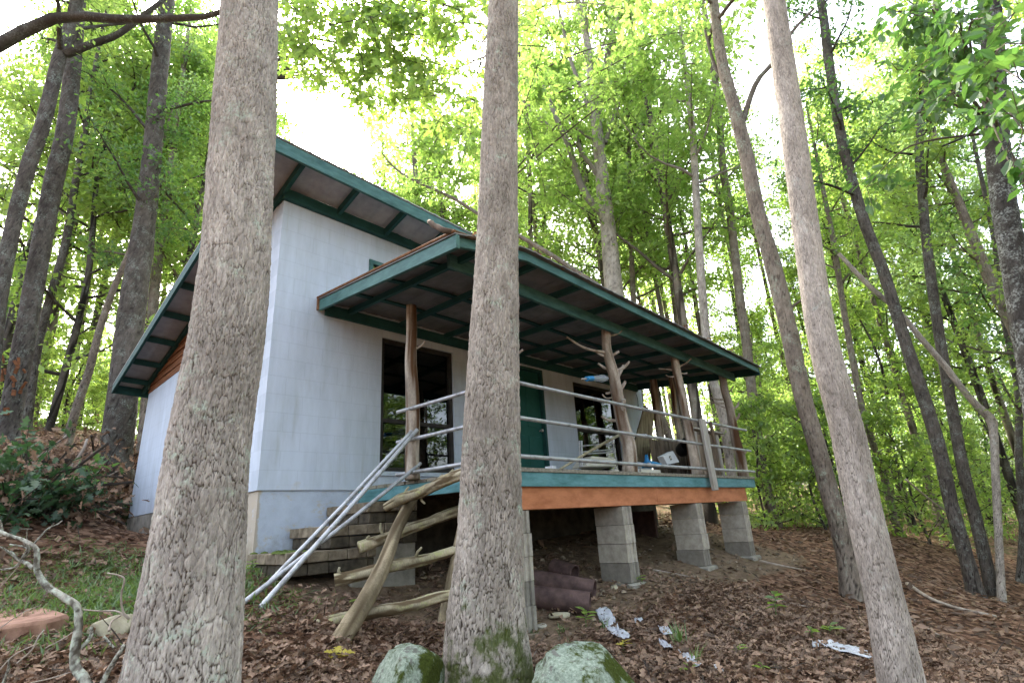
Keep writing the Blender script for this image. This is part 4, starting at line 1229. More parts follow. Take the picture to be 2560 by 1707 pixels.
# log lying on the porch roof corner
P = [at(985, 512, depth((.75, -2.35, 2.15))), at(1015, 534, depth((.8, -2.4, 2.15)))]
d0 = depth((.56, -2.56, 1.97)); Pl = np.array([at(987, 510, d0 + .22), at(1004, 521, d0 + .08), at(1022, 531, d0 - .02), at(1045, 534, d0 - .01), at(1092, 547, d0 + .14), at(1150, 566, d0 + .36)])
Q = crom(Pl, 22); V, F, cp = tube_np(Q, np.linspace(.030, .014, 22), 10); C = np.repeat(Q, 10, 0)
u = np.tile(np.arange(10) / 10, 22); v = np.repeat(np.linspace(0, 2, 22), 10); V = C + (V - C) * (1 + 1.5 * fbm(u * 4, v * 5, 77, 3, 4))[:, None]
o = mesh_np('mossy_branch', V, [F, np.array([cp[0]]), np.array([cp[1]])], 'plank_brown', None, smooth=True, loc=Pl[1]); tag(o, 'mossy broken branch lying on the porch roof corner', 'branch')
o = MB().tube([(.60, -1.62, zp(.6, -1.6) + .0), (.62, -1.60, zp(.6, -1.6) + .1)], [.03, .022], 9).build('wood_knot', 'bark_dark' if False else 'plank_brown', None, loc=(.6, -1.62, zp(.6, -1.6))); tag(o, 'small dark wood stub standing on the porch roof edge', 'stub')
# leaves on the porch roof edge
n = 260
X = rng.uniform(.55, 7.6, n); Y = -2.58 + np.abs(rng.normal(0, .25, n)); Z = zp(X, Y) + .016
D = rng.normal(0, 1, (n, 3)) * [1, 1, .15]; N = np.array([0, 0, 1]) + rng.normal(0, .35, (n, 3))
tag(leaves_obj('roof_leaves', np.stack([X, Y, Z], 1), D, N, rng.uniform(.05, .1, n), DEAD, 'leaf_dead'), 'dead leaves caught along the roof edge', 'leaves', kind='stuff')

# ------------------------------------------------------------------ the three near trunks
def hero(label, pix, w, depth0, bark, nu, n, plate, amp, s, extra=3, flare=0., base=None, pts=None):
    base = at(pix[0][0], pix[0][1], depth0) if base is None else base
    tp, tr = px_trunk(pix, base, w, None, extra, n, flare, .3)
    root = empty('oak_tree', (tp[0][0], tp[0][1], gz(tp[0][0], tp[0][1])), label, 'tree')
    V, F, uv, pl, tn = bark_trunk(tp, tr, nu, plate, amp, s)
    mesh_np('trunk', V, [F], bark, root, uv=uv, attrs={'plate': pl, 'tone': tn}, smooth=True)
    return root, tp, tr
H1 = hero('thick pale grey trunk nearest the camera, standing before the cabin corner', [(405, 1640), (416, 1568), (438, 1400), (461, 1200), (485, 1000), (520, 784), (541, 600), (553, 400), (566, 200), (574, 0), (580, -200)],
          [310, 284, 250, 216, 196, 178, 162, 150, 142, 126, 116], 2.35, 'bark_grey', 360, 1000, (.0135, .056), .0068, 3, flare=.0)
H2 = hero('straight grey trunk with a mossy foot, standing between the lichen boulders', [(1118, 1610), (1119, 1550), (1117, 1470), (1117, 1400), (1122, 1300), (1125, 1200), (1128, 1000), (1135, 784), (1141, 600), (1145, 400), (1150, 200), (1156, 0), (1160, -150)],
          [236, 216, 194, 178, 160, 146, 128, 112, 98, 84, 76, 66, 60], 3.2, 'bark_grey_mossy', 300, 1000, (.0125, .060), .0072, 5, flare=.0)
H3 = hero('slanting pale trunk at the right, in front of the leaf strewn slope', [(2085, 1640), (2069, 1564), (2033, 1384), (1986, 1183), (1944, 982), (1891, 786), (1862, 605), (1821, 302), (1777, 0), (1755, -150)],
          [130, 118, 96, 87, 80, 70, 64, 58, 50, 46], 2.9, 'bark_pale', 220, 900, (.009, .036), .0028, 8, flare=.0)

# ------------------------------------------------------------------ named woodland trees, traced one by one
CR = lambda **k: dict(dict(h0=.35, h1=1., nl=13, L=2.6, elev=.35, twigs=9, per=26, lsz=.12, mat='leaf_mid', flat=.6, spread=.17), **k)
px_tree('forked_tree', 'tall dark trunk at the far left edge with a limb forking right', [(-30, 960), (-8, 720), (5, 640), (28, 530), (62, 393), (98, 287), (136, 136), (166, 50), (178, 0)], 46, 30, 'bark_dark',
        base=at(-35, 1000, 8.5), s=21, extra=4, crown=CR(mat='leaf_sunny', h0=.6, nl=10), limbs_px=[([(150, 125), (200, 95), (250, 68), (320, 5), (350, -30)], 20, 10)])
px_tree('leaning_tree', 'dark trunk with torn orange bark, second from the left edge', [(8, 1045), (34, 900), (60, 760), (88, 604), (121, 428), (148, 310), (165, 176), (176, 50), (184, -40)], 58, 34, 'bark_dark',
        base=at(8, 1045, 9.0), s=22, extra=4, crown=CR(mat='leaf_mid', h0=.6, nl=10))
_lt = TREES['leaning_tree22']; _r = np.random.default_rng(8); _m = MB()
for i in range(15):
    y_ = _r.uniform(820, 960); x_ = np.interp(y_, [760, 900, 1045], [60, 34, 8]) + _r.choice([-1, 1, 1]) * _r.uniform(10, 26)
    p = vert_plane_pts([(x_, y_)], at(8, 1045, 9.0))[0] - CAM_R[2] * .16 * (1 if abs(x_ - np.interp(y_, [760, 900, 1045], [60, 34, 8])) < 18 else .4); q = p + CAM_R[0] * _r.normal(0, .04) - CAM_R[1] * _r.uniform(.05, .16)
    _m.beam(p, q, _r.uniform(.03, .08), .02, up=-CAM_R[2] + _r.normal(0, .3, 3))
_m.build('torn_bark', 'siding_brown', _lt)
px_tree('straight_tree', 'very thick dark trunk close behind the rear corner of the cabin', [(268, 1040), (283, 900), (300, 740), (326, 560), (345, 400), (358, 260), (372, 110), (384, 0), (390, -60)], [78, 74, 66, 56, 46, 42, 38, 34, 32], None, 'bark_dark',
        base=at(268, 1040, 10.), s=23, extra=5, crown=CR(mat='leaf_deep', h0=.3, nl=14, L=2.8))
px_tree('thin_tree', 'thin grey sapling stem leaning between the dark left trunks', [(150, 1030), (178, 930), (205, 850), (228, 760), (262, 660), (295, 585), (330, 480)], 24, 12, 'bark_mid',
        base=at(150, 1030, 10.5), s=24, extra=3, crown=CR(mat='leaf_deep', h0=.5, nl=9, L=1.6))
px_tree('thin_tree', 'slim stem with a crooked limb left of the thick dark trunk', [(62, 960), (85, 800), (105, 720), (150, 560), (172, 430), (190, 330), (215, 180)], 26, 14, 'bark_dark',
        base=at(62, 960, 12.), s=25, extra=4, crown=CR(mat='leaf_mid', h0=.35, nl=12, L=2.2))
px_tree('thin_tree', 'pale narrow trunk seen between the thick dark trunk and the blue side wall', [(330, 1010), (338, 900), (352, 700), (368, 560), (388, 430), (402, 300)], 30, 16, 'bark_mid',
        base=at(330, 1010, 13.), s=26, extra=5, crown=CR(mat='leaf_blueish', h0=.45, nl=10, L=2.4))
# a tree out of frame whose limb crosses the upper left corner
px_tree('bare_limbed_tree', 'tree at the left edge whose bare dark limb crosses the top left corner', [(-330, 1000), (-300, 700), (-270, 400), (-250, 150)], 52, 40, 'bark_dark', base=at(-330, 1000, 7.0), s=27, extra=3, crown=None,
        limbs_px=[([(-268, 380), (-160, 220), (-60, 130), (0, 98), (60, 62), (130, 36), (200, 40), (270, 46), (330, 42), (400, 42), (440, 38), (500, 20)], 34, 12)])
px_tree('forked_tree', 'tall pale forked trunk rising behind the middle of the porch roof', [(1432, 900), (1420, 760), (1412, 690), (1404, 600), (1396, 520), (1386, 440), (1380, 380), (1374, 320), (1366, 250), (1356, 160), (1346, 80), (1322, -20)],
        [46, 44, 42, 38, 34, 32, 28, 25, 22, 18, 15, 12], None, 'bark_pale', base=at(1440, 1000, 14.5), s=31, extra=3, n=300,
        limbs_px=[([(1390, 500), (1340, 450), (1310, 392), (1290, 340), (1262, 292), (1240, 250), (1215, 205), (1190, 165)], 20, 8), ([(1268, 300), (1236, 270), (1200, 232), (1170, 205)], 11, 7),
                  ([(1384, 420), (1350, 390), (1318, 365), (1296, 340)], 15, 8), ([(1372, 300), (1385, 200), (1400, 120), (1425, 30), (1440, -20)], 18, 9), ([(1390, 330), (1405, 260), (1420, 200), (1436, 140), (1450, 120)], 11, 6),
                  ([(1362, 220), (1360, 120), (1362, 50), (1358, -30)], 12, 7), ([(1372, 330), (1352, 260), (1330, 220), (1300, 150), (1280, 90), (1260, 20)], 13, 6)],
        crown=CR(mat='leaf_sunny', h0=.55, nl=14, L=3.2, twigs=10, per=26, lsz=.15, elev=.7))
# long broken bough lying aslant behind the roof
BP = [at(1385, 668, 12.2), at(1330, 625, 11.9), at(1262, 580, 11.6), at(1190, 540, 11.3), at(1100, 492, 10.9), at(1040, 455, 10.6), at(944, 411, 10.2)]
px_tree('leaning_tree', 'slender leaning tree whose bare curved stem arches low over the porch roof', [(1500, 900), (1450, 760), (1385, 668), (1330, 628), (1262, 583), (1190, 541), (1100, 492), (1040, 455), (944, 411), (900, 380)], 15, 4, 'bark_mid',
        base=at(1520, 960, 12.5), s=32, extra=1.2, crown=CR(mat='leaf_sunny', h0=.75, h1=1., nl=5, L=1.2, twigs=5, per=18))
px_tree('crooked_tree', 'crooked dark trunk leaning left beyond the porch end, beside the slanting pale trunk', [(1958, 1376), (1944, 1283), (1913, 1158), (1883, 1047), (1843, 907), (1814, 770), (1774, 605), (1738, 479), (1713, 353), (1686, 245), (1660, 151), (1640, 15), (1632, -40)],
        [56, 46, 44, 42, 41, 40, 37, 34, 32, 28, 25, 20, 18], None, 'bark_mid', s=33, base=at(1958, 1376, 7.0), extra=2.5, n=300, flare=.1, amp=.09,
        limbs_px=[([(1700, 300), (1740, 190), (1785, 140), (1830, 70), (1880, 20)], 14, 6), ([(1690, 260), (1660, 200), (1610, 150), (1570, 60)], 14, 6), ([(1800, 720), (1830, 690), (1870, 672)], 8, 4)],
        crown=CR(mat='leaf_sunny', h0=.74, nl=15, L=2.6, shape=OVAL, lsz=.14, per=30))
px_tree('slim_tree', 'slim grey trunk standing just past the right end of the porch', [(1785, 1214), (1768, 1158), (1748, 1057), (1728, 907), (1713, 781), (1700, 690), (1690, 600), (1676, 480), (1660, 380), (1650, 250), (1630, 100)], 26, 15, 'bark_mid', s=34,
        base=at(1785, 1214, 12.8), extra=4, crown=CR(mat='leaf_mid', h0=.42, nl=15, L=2.6, lsz=.14))
px_tree('slim_tree', 'dark slim trunk leaning left in the right woods, crossed by the broken bare stem', [(2242, 1366), (2220, 1283), (2185, 1158), (2155, 1022), (2114, 891), (2081, 790), (2031, 630), (1980, 494), (1935, 328), (1905, 151), (1890, 30)], 40, 20, 'bark_dark', s=35,
        base=at(2242, 1366, 8.6), extra=4, n=300, crown=CR(mat='leaf_deep', h0=.45, nl=16, L=1.7, lsz=.11, per=22, shape=OVAL))
px_tree('slim_tree', 'dark trunk right of the crossing pair, nearly upright in its upper half', [(2292, 1402), (2280, 1358), (2245, 1208), (2215, 1092), (2190, 957), (2160, 785), (2137, 630), (2121, 479), (2111, 302), (2130, 170), (2150, 60)], 36, 17, 'bark_dark', s=36,
        base=at(2292, 1402, 9.0), extra=4, n=300, crown=CR(mat='leaf_mid', h0=.42, nl=18, L=1.9, lsz=.12, shape=OVAL))
px_tree('broken_tree', 'pale barkless stem snapped over, its top pointing up to the left', [(2302, 1402), (2296, 1283), (2291, 1183), (2286, 1082), (2282, 990), (2275, 962), (2262, 948), (2220, 905), (2175, 846), (2119, 781), (2060, 712), (2000, 660), (1926, 582)],
        [22, 20, 20, 20, 21, 26, 22, 17, 16, 15, 13, 12, 9], None, 'bark_pale', s=37, base=at(2302, 1402, 8.8), extra=0, n=300, flare=.1)
px_tree('thick_tree', 'thick black barked trunk at the right edge of the picture', [(2440, 1380), (2400, 1050), (2374, 860), (2350, 730), (2330, 605), (2304, 454), (2288, 302), (2283, 151), (2272, 0), (2266, -60)], [78, 74, 72, 68, 64, 60, 57, 54, 51, 50], None, 'bark_black', s=38,
        base=at(2440, 1400, 5.2), extra=3, n=300, amp=.09, limbs_px=[([(2312, 300), (2250, 290), (2180, 330), (2110, 360)], 10, 4), ([(2300, 300), (2350, 270), (2420, 240)], 14, 8)],
        crown=CR(mat='leaf_deep', h0=.55, nl=6, L=1.0, lsz=.12, shape=OVAL, twigs=6, per=10))
px_tree('slim_tree', 'short dark trunk leaning at the right edge below the thick black trunk', [(2390, 1000), (2355, 830), (2330, 755), (2300, 700), (2268, 630), (2240, 560)], 40, 26, 'bark_mid', s=39, base=at(2400, 1100, 9.5), extra=3, crown=CR(mat='leaf_mid', h0=.3, nl=10, L=1.8))
px_tree('slim_tree', 'pale distant trunk seen between the slanting pale trunk and the crossing pair', [(2070, 1235), (2052, 1183), (2030, 1092), (2004, 1017), (1979, 932), (1950, 780), (1930, 660), (1915, 560)], 20, 13, 'bark_mid', s=40, base=at(2070, 1235, 12.5), extra=5, crown=CR(mat='leaf_mid', h0=.5, nl=14, L=2.4, lsz=.13))
px_tree('slim_tree', 'pale trunk seen through the gap between the last two log posts', [(1690, 1160), (1662, 965), (1638, 870), (1621, 762), (1606, 572), (1598, 430), (1590, 300)], 24, 15, 'bark_pale', s=41, base=at(1690, 1160, 11.5), extra=5, crown=CR(mat='leaf_sunny', h0=.55, nl=14, L=2.6, lsz=.14))
px_tree('slim_tree', 'narrow upright stem just right of the forked trunk above the porch roof', [(1470, 900), (1455, 690), (1450, 560), (1446, 430), (1444, 330)], 14, 9, 'bark_mid', s=42, base=at(1480, 1000, 16.), extra=4, crown=CR(mat='leaf_sunny', h0=.4, nl=14, L=2.4, lsz=.15))
px_tree('slim_tree', 'thin trunk at the far right behind the upright dark trunk', [(2345, 1330), (2350, 1200), (2340, 1050), (2338, 900), (2300, 700), (2285, 560)], 22, 14, 'bark_dark', s=43, base=at(2345, 1330, 10.), extra=5, crown=CR(mat='leaf_deep', h0=.35, nl=14, L=2.0))
for i, (bx, by, dd, tx, ty, w, lab) in enumerate(((1000, 900, 17, 950, 330, 16, 'slender dark stem behind the roof left of the straight mossy trunk'), (1060, 900, 18, 1000, 300, 13, 'thinner of two dark stems behind the roof beside the straight mossy trunk'),
                                                  (930, 900, 19, 880, 380, 12, 'faint thin stem above the roof slope under the open sky'), (1560, 1000, 17, 1535, 420, 14, 'thin grey trunk above the far end of the porch roof'))):
    px_tree('slim_tree', lab, [(bx, by), (bx * .6 + tx * .4 + 6, by * .6 + ty * .4), (bx * .3 + tx * .7 - 4, by * .3 + ty * .7), (tx, ty)], w, w * .6, 'bark_mid', s=50 + i, base=at(bx, by + 120, dd), extra=4,
            crown=CR(mat=('leaf_sunny', 'leaf_blueish', 'leaf_sunny', 'leaf_mid')[i], h0=.45 if i != 2 else .55, nl=14, L=2.3 if i != 2 else 1.6, lsz=.15))

# overhanging oak boughs at the top: an oak beyond the cabin with broad lobed leaves
_b = at(512, 700, 13.2); ob_root = empty('oak_tree', (_b[0], _b[1], gz(_b[0], _b[1])), 'oak with dark lobed leaves hanging at the top between the two nearest trunks', 'tree')
_b = at(512, 700, 13.2); _c = at(545, 300, 13.2); _d = at(562, 20, 13.2); otp = crom(np.array([(_b[0], _b[1], gz(_b[0], _b[1]) - .3), _b, _c, _d, _d + (_d - _c) * .4]), 40); otr = np.linspace(.2, .10, 40)
r = np.random.default_rng(99); LPs = []; LDs = []; lbs = []
for px, py, dz in ((690, 30, 8.5), (720, 100, 9), (760, 150, 9), (770, 60, 8.6), (830, 130, 8.8), (850, 40, 8.2), (900, 90, 8.4), (930, 170, 8.6), (960, 40, 8), (1000, 110, 7.8), (1050, 50, 7.6), (1060, 160, 7.8), (1000, 220, 8.4), (1090, 230, 8.2), (1020, 10, 7.6), (1100, 110, 7.6), (880, 170, 9), (820, 20, 8.8), (1030, 180, 8), (940, 110, 8.4), (700, 150, 9.5), (800, 220, 9.5), (1230, 60, 7.8), (1270, 110, 8), (1240, 20, 7.8), (860, 230, 10), (930, 260, 10), (1010, 280, 9.6), (1075, 290, 9.4), (760, 200, 10), (900, 20, 8), (1080, 20, 7.4), (980, 150, 8.2), (660, 60, 9), (740, 20, 8.6), (1110, 180, 8.8), (960, 200, 9.2)):
    e = at(px, py, dz + .4)
    st_ = otp[min(39, int(30 + r.uniform(0, 9)))]
    mid = (st_ * .4 + e * .6) + np.array([0, 0, .3 + r.uniform(-.3, .6)])
    Q = crom(np.array([st_, mid, e]), 12); lbs.append((Q, np.linspace(.03, .006, 12)))
    for k in range(9):
        p0 = Q[r.integers(8, 12)]; dd = unit(r.normal(0, 1, 3) * [1, 1, .45]); tl = r.uniform(.25, .6); p2 = p0 + dd * tl - np.array([0, 0, .1]); lbs.append((np.array([p0, (p0 + p2) / 2, p2]), np.array([.007, .005, .003])))
        m_ = 16; s_ = r.uniform(.2, 1.1, m_); LPs.append(p0 + (p2 - p0) * s_[:, None] + r.normal(0, .07, (m_, 3))); D = dd[None] * .5 + r.normal(0, .7, (m_, 3)); D[:, 2] -= .35; LDs.append(D)
V, F, uv, pl, tn = rough_trunk(otp, otr, 14, .06, 4, lbs)
mesh_np('trunk', V, [F], 'bark_dark', ob_root, uv=uv, attrs={'plate': pl, 'tone': tn}, smooth=True)
LPs = np.vstack(LPs); LDs = np.vstack(LDs)
leaves_obj('crown', LPs, LDs, np.array([0, 0, 1]) + r.normal(0, .55, LPs.shape), r.uniform(.10, .19, len(LPs)), LOBED, 'leaf_mid', ob_root)
_m = at(1140, 900, 19.); mp_root = empty('maple_tree', (_m[0], _m[1], gz(_m[0], _m[1])), 'maple behind the straight mossy trunk, its bright boughs spreading above the porch roof', 'tree')
_q = at(1146, 400, 19.); _o = at(1150, 60, 19.); mtp = crom(np.array([(_m[0], _m[1], gz(_m[0], _m[1]) - .3), _m, _q, _o, _o + (_o - _q) * .4]), 40); mtr = np.linspace(.2, .08, 40)
r = np.random.default_rng(97); LPs = []; LDs = []; lbs = []
for px, py, dz in ((1210, 30, 14), (1260, 70, 14), (1500, 30, 13), (1230, 150, 15), (1290, 200, 16), (1550, 70, 13.5), (1600, 20, 13), (1660, 60, 13), (1500, 160, 14.5), (1230, 330, 16), (1060, 330, 16), (1010, 380, 16), (930, 330, 16), (880, 300, 17), (960, 420, 16), (840, 390, 17), (1580, 180, 14), (1700, 20, 13), (1050, 440, 16), (1250, 430, 16)):
    e = at(px, py, dz); st_ = mtp[int(r.uniform(22, 39))]; mid = (st_ * .5 + e * .5) + np.array([0, 0, r.uniform(-.2, .8)]); Q = crom(np.array([st_, mid, e]), 14); lbs.append((Q, np.linspace(.035, .008, 14)))
    for k in range(10):
        p0 = Q[r.integers(8, 14)]; dd = unit(r.normal(0, 1, 3) * [1, 1, .4]); tl = r.uniform(.4, 1.0); p2 = p0 + dd * tl - np.array([0, 0, .12]); lbs.append((np.array([p0, (p0 + p2) / 2, p2]), np.array([.009, .006, .004])))
        m_ = 18; s_ = r.uniform(.15, 1.1, m_); LPs.append(p0 + (p2 - p0) * s_[:, None] + r.normal(0, .12, (m_, 3))); D = dd[None] * .5 + r.normal(0, .7, (m_, 3)); D[:, 2] -= .35; LDs.append(D)
V, F, uv, pl, tn = rough_trunk(mtp, mtr, 14, .06, 4, lbs)
mesh_np('trunk', V, [F], 'bark_mid', mp_root, uv=uv, attrs={'plate': pl, 'tone': tn}, smooth=True)
LPs = np.vstack(LPs); LDs = np.vstack(LDs)
leaves_obj('crown', LPs, LDs, np.array([0, 0, 1]) + r.normal(0, .55, LPs.shape), r.uniform(.15, .27, len(LPs)), LOBED, 'leaf_sunny', mp_root)
# the same for the right top corner: broad leaved hickory twigs near the camera
hk = empty('hickory_tree', (5.4, -6.2, gz(5.4, -6.2)), 'broad leaved young tree whose drooping leaves fill the top right corner', 'tree')
tb = at(2760, 1250, 5.6); ttp = crom(np.array([(tb[0], tb[1], gz(tb[0], tb[1]) - .2), tb + [0, 0, 1.2], tb + [0, .1, 4], tb + [-.2, .2, 6.5]]), 30)
r = np.random.default_rng(98); LPs = []; LDs = []; lbs = []
for px, py, dz in ((2090, 30, 6.4), (2200, 60, 5.8), (2310, 100, 4.6), (2340, 180, 4.4), (2330, 30, 4.8), (2160, 110, 6.2), (2060, 60, 7), (2240, 160, 5.4), (2350, 300, 4.6), (1990, 430, 8.), (2130, 200, 6.6), (2200, 20, 6), (2060, 160, 7), (2110, 260, 7), (2180, 220, 6.4), (2290, 260, 5.2), (2040, 20, 7), (2260, 40, 5.4), (2140, 20, 6.4), (2330, 400, 5)):
    e = at(px, py, dz); st_ = ttp[int(r.uniform(24, 29))]; mid = st_ * .4 + e * .6 + np.array([0, 0, .35]); Q = crom(np.array([st_, mid, e]), 10); lbs.append((Q, np.linspace(.022, .005, 10)))
    for k in range(6):
        p0 = Q[r.integers(6, 10)]; dd = unit(r.normal(0, 1, 3) * [1, 1, .4]); tl = r.uniform(.2, .5); p2 = p0 + dd * tl - np.array([0, 0, .1]); lbs.append((np.array([p0, (p0 + p2) / 2, p2]), np.array([.006, .004, .003])))
        m_ = 8; s_ = r.uniform(.3, 1.1, m_); LPs.append(p0 + (p2 - p0) * s_[:, None] + r.normal(0, .05, (m_, 3))); D = dd[None] * .6 + r.normal(0, .6, (m_, 3)); D[:, 2] -= .5; LDs.append(D)
V, F, uv, pl, tn = rough_trunk(ttp, np.linspace(.07, .02, 30), 12, .05, 6, lbs); mesh_np('trunk', V, [F], 'bark_mid', hk, uv=uv, attrs={'plate': pl, 'tone': tn}, smooth=True)
LPs = np.vstack(LPs); LDs = np.vstack(LDs); leaves_obj('crown', LPs, LDs, np.array([0, 0, 1]) + r.normal(0, .5, LPs.shape), r.uniform(.11, .19, len(LPs)), OVAL, 'leaf_deep', hk)

# ------------------------------------------------------------------ the woods behind, copies of a few grown kinds
def proto(H, R0, kind, mat, s, **kw):
    r = np.random.default_rng(s)
    c = np.array([(0, 0, -.4), (r.uniform(-.1, .1), r.uniform(-.1, .1), H * .3), (r.uniform(-.3, .3), r.uniform(-.3, .3), H * .65), (r.uniform(-.5, .5), r.uniform(-.5, .5), H)])
    tp = crom(c, 40); tr = np.interp(np.linspace(0, 1, 40), [0, .05, .7, 1], [R0 * 1.3, R0, R0 * .6, R0 * .12])
    lb, LP, LD, LN, sz = grow(tp, tr, r=r, **kw)
    root = bpy.data.objects.new(kind, None); COL.objects.link(root)
    V, F, uv, pl, tn = rough_trunk(tp, tr, 10, .05, s, lb, 4)
    mesh_np('trunk', V, [F], 'bark_mid' if s % 2 else 'bark_dark', root, uv=uv, attrs={'plate': pl, 'tone': tn}, smooth=True)
    leaves_obj('crown', LP, LD, LN, sz, SIMPLE, mat, root)
    return root


PROT = {
    'tallA': proto(19, .16, 'forest_tree', 'leaf_sunny', 101, h0=.34, h1=.99, nl=32, L=3.9, elev=.4, twigs=11, per=34, lsz=.20, flat=.5, spread=.24),
    'tallB': proto(17, .14, 'forest_tree', 'leaf_mid', 102, h0=.3, h1=.99, nl=30, L=3.4, elev=.35, twigs=11, per=34, lsz=.19, flat=.5, spread=.24),
    'tallC': proto(21, .18, 'forest_tree', 'leaf_blueish', 103, h0=.4, h1=.99, nl=30, L=4.1, elev=.45, twigs=11, per=34, lsz=.205, flat=.5, spread=.26),
    'underA': proto(7.5, .06, 'understory_tree', 'leaf_mid', 104, h0=.14, h1=.98, nl=22, L=2.1, elev=.15, twigs=9, per=24, lsz=.135, flat=.25, spread=.17),
    'underB': proto(6, .05, 'understory_tree', 'leaf_sunny', 105, h0=.12, h1=.98, nl=20, L=1.9, elev=.2, twigs=9, per=24, lsz=.13, flat=.25, spread=.17),
    'shrub': proto(2.6, .025, 'understory_shrub', 'leaf_mid', 106, h0=.05, h1=.98, nl=16, L=1.1, elev=.4, twigs=7, per=20, lsz=.11, flat=.4, spread=.12),
}
first = {}


def plant(kind, x, y, label, cat, group, sc=1., rz=0.):
    src = PROT[kind]
    if kind not in first: o = src; first[kind] = 1
    else:
        o = src.copy(); COL.objects.link(o)
        for c in list(src.children):
            d_ = c.copy(); COL.objects.link(d_); d_.parent = o
    o.location = (x, y, gz(x, y)); o.rotation_euler = (random.uniform(-.04, .04), random.uniform(-.04, .04), rz); o.scale = (sc, sc, sc * random.uniform(.95, 1.1))
    for k in ('kind',):
        if k in o: del o[k]
    return tag(o, label, cat, group)


GL = ('leafy tree of the dense woods on the rise left of and behind the cabin', 'trees in the left woods')
GM = ('tall leafy tree of the woods rising beyond the tin roofs', 'trees beyond the roofs')
GR = ('leafy tree of the deep green woods past the right end of the porch', 'trees in the right woods')
def zone(px): return GL if px < 620 else (GM if px < 1640 else GR)
placed = []
def try_plant(kind, px, d, sc, mind):
    p = at(px, 1150, d); x, y = p[0], p[1]
    if -1.6 < x < 9.8 and -3.6 < y < 7.2: return
    if any((x - a)**2 + (y - b)**2 < mind**2 for a, b in placed): return
    placed.append((x, y)); l, g = zone(px)
    plant(kind, x, y, l if kind != 'shrub' else l.replace('leafy tree', 'bushy sapling').replace('tall ', ''), 'tree' if kind != 'shrub' else 'sapling', g if kind != 'shrub' else g.replace('trees', 'saplings'), sc, random.uniform(0, 6.28))


PROT['pole'] = proto(20, .11, 'forest_tree', 'leaf_sunny', 107, h0=.5, h1=.99, nl=20, L=2.6, elev=.5, twigs=10, per=30, lsz=.16, flat=.5, spread=.2)
R_ = random.Random(5)
for i in range(34):
    px = R_.choice([R_.uniform(-100, 470), R_.uniform(1640, 2480), R_.uniform(1640, 2480), R_.uniform(1150, 1640)])
    try_plant('pole', px, R_.uniform(14, 34), R_.uniform(.75, 1.15), 1.0)
for px, d, k, sc in ((60, 12, 'underA', 1.5), (320, 13, 'tallA', .7), (220, 13.5, 'tallB', .8), (500, 17, 'tallA', .9), (40, 15, 'tallA', .95), (150, 18, 'tallB', 1), (250, 16, 'tallA', .9), (430, 18, 'tallB', .95), (-60, 13, 'tallB', .9), (-150, 19, 'tallA', 1), 
                     (1270, 21, 'tallC', 1), (1480, 21, 'tallC', 1.05), (1180, 27, 'tallC', 1), (1620, 21, 'tallC', 1.05), (2060, 23, 'tallC', .85), (2240, 22, 'tallC', 1), (1960, 19, 'tallB', .62), (1000, 26, 'tallA', .85), (880, 30, 'tallC', .75), (1120, 18, 'tallA', .8), (1330, 19, 'tallB', .95), (1200, 23, 'tallA', .95), (1560, 16, 'tallA', .95), (800, 23, 'tallA', .62), (930, 22, 'tallC', .72), (1040, 20, 'tallB', .78), (1770, 24, 'tallB', 1), (2150, 20, 'tallC', .85), (120, 22, 'tallB', 1), (400, 20, 'tallA', .9), (840, 20, 'tallA', .66), (900, 17, 'tallA', .62), (1000, 15.5, 'tallA', .72), (1250, 17, 'tallA', .95), (1460, 16, 'tallA', 1.05), (1640, 14, 'tallA', 1), (1580, 27, 'tallA', 1.15), (860, 26, 'tallA', .72), (960, 20, 'tallA', .8), (1520, 18, 'tallA', .95), 
                     (1690, 17, 'tallA', .9), (1840, 17, 'tallB', .85), (2090, 18, 'tallB', .9), (2250, 19, 'tallB', .95), (2340, 15, 'tallB', .85), (2420, 18, 'tallA', .9), (1880, 33, 'tallB', .85), (2480, 13, 'tallC', .8)):
    try_plant(k, px + R_.uniform(-15, 15), d, sc, 1.2)
for i in range(84):
    px = R_.choice([R_.uniform(-120, 480), R_.uniform(1640, 2480), R_.uniform(1640, 2480), R_.uniform(760, 1640)])
    try_plant(R_.choice(['underA', 'underB']), px, R_.uniform(14, 30) if px > 1600 or px < 500 else R_.uniform(15, 26), R_.uniform(.7, 1.2), 1.3)
for i in range(60):
    px = R_.choice([R_.uniform(-120, 420), R_.uniform(1640, 2460), R_.uniform(1640, 2460)])
    try_plant('shrub', px, R_.uniform(12, 28), R_.uniform(.7, 1.4), .9)
PROT['underC'] = proto(8, .06, 'understory_tree', 'leaf_deep', 108, h0=.08, h1=.98, nl=26, L=2.4, elev=.2, twigs=10, per=26, lsz=.15, flat=.35, spread=.2)
for i in range(95):
    px = R_.choice([R_.uniform(-120, 470), R_.uniform(1640, 2480), R_.uniform(1640, 2480)])
    try_plant(R_.choice(['underC', 'underC', 'underA', 'shrub']), px, R_.uniform(19, 40), R_.uniform(.8, 1.25), 1.3)
for i in range(22):
    try_plant(R_.choice(['underC', 'underC', 'underA', 'shrub']), R_.uniform(-120, 460), R_.uniform(12.5, 20), R_.uniform(.6, 1.0), 1.1)
# trees downhill behind the viewer, seen in the window panes
for i, (x, y, k, sc) in enumerate(((9, -12.5, 'tallB', .8), (17, -10, 'tallB', .9), (0, -15, 'tallB', .9), (-7, -12, 'tallC', .9), (-10, -5, 'tallB', .8), (19, -14, 'tallC', 1.1), (13, -20, 'tallB', 1.1))):
    plant(k, x, y, 'tree downhill of the cabin, mirrored in its window panes', 'tree', 'trees mirrored in the windows', sc, i * 1.3)

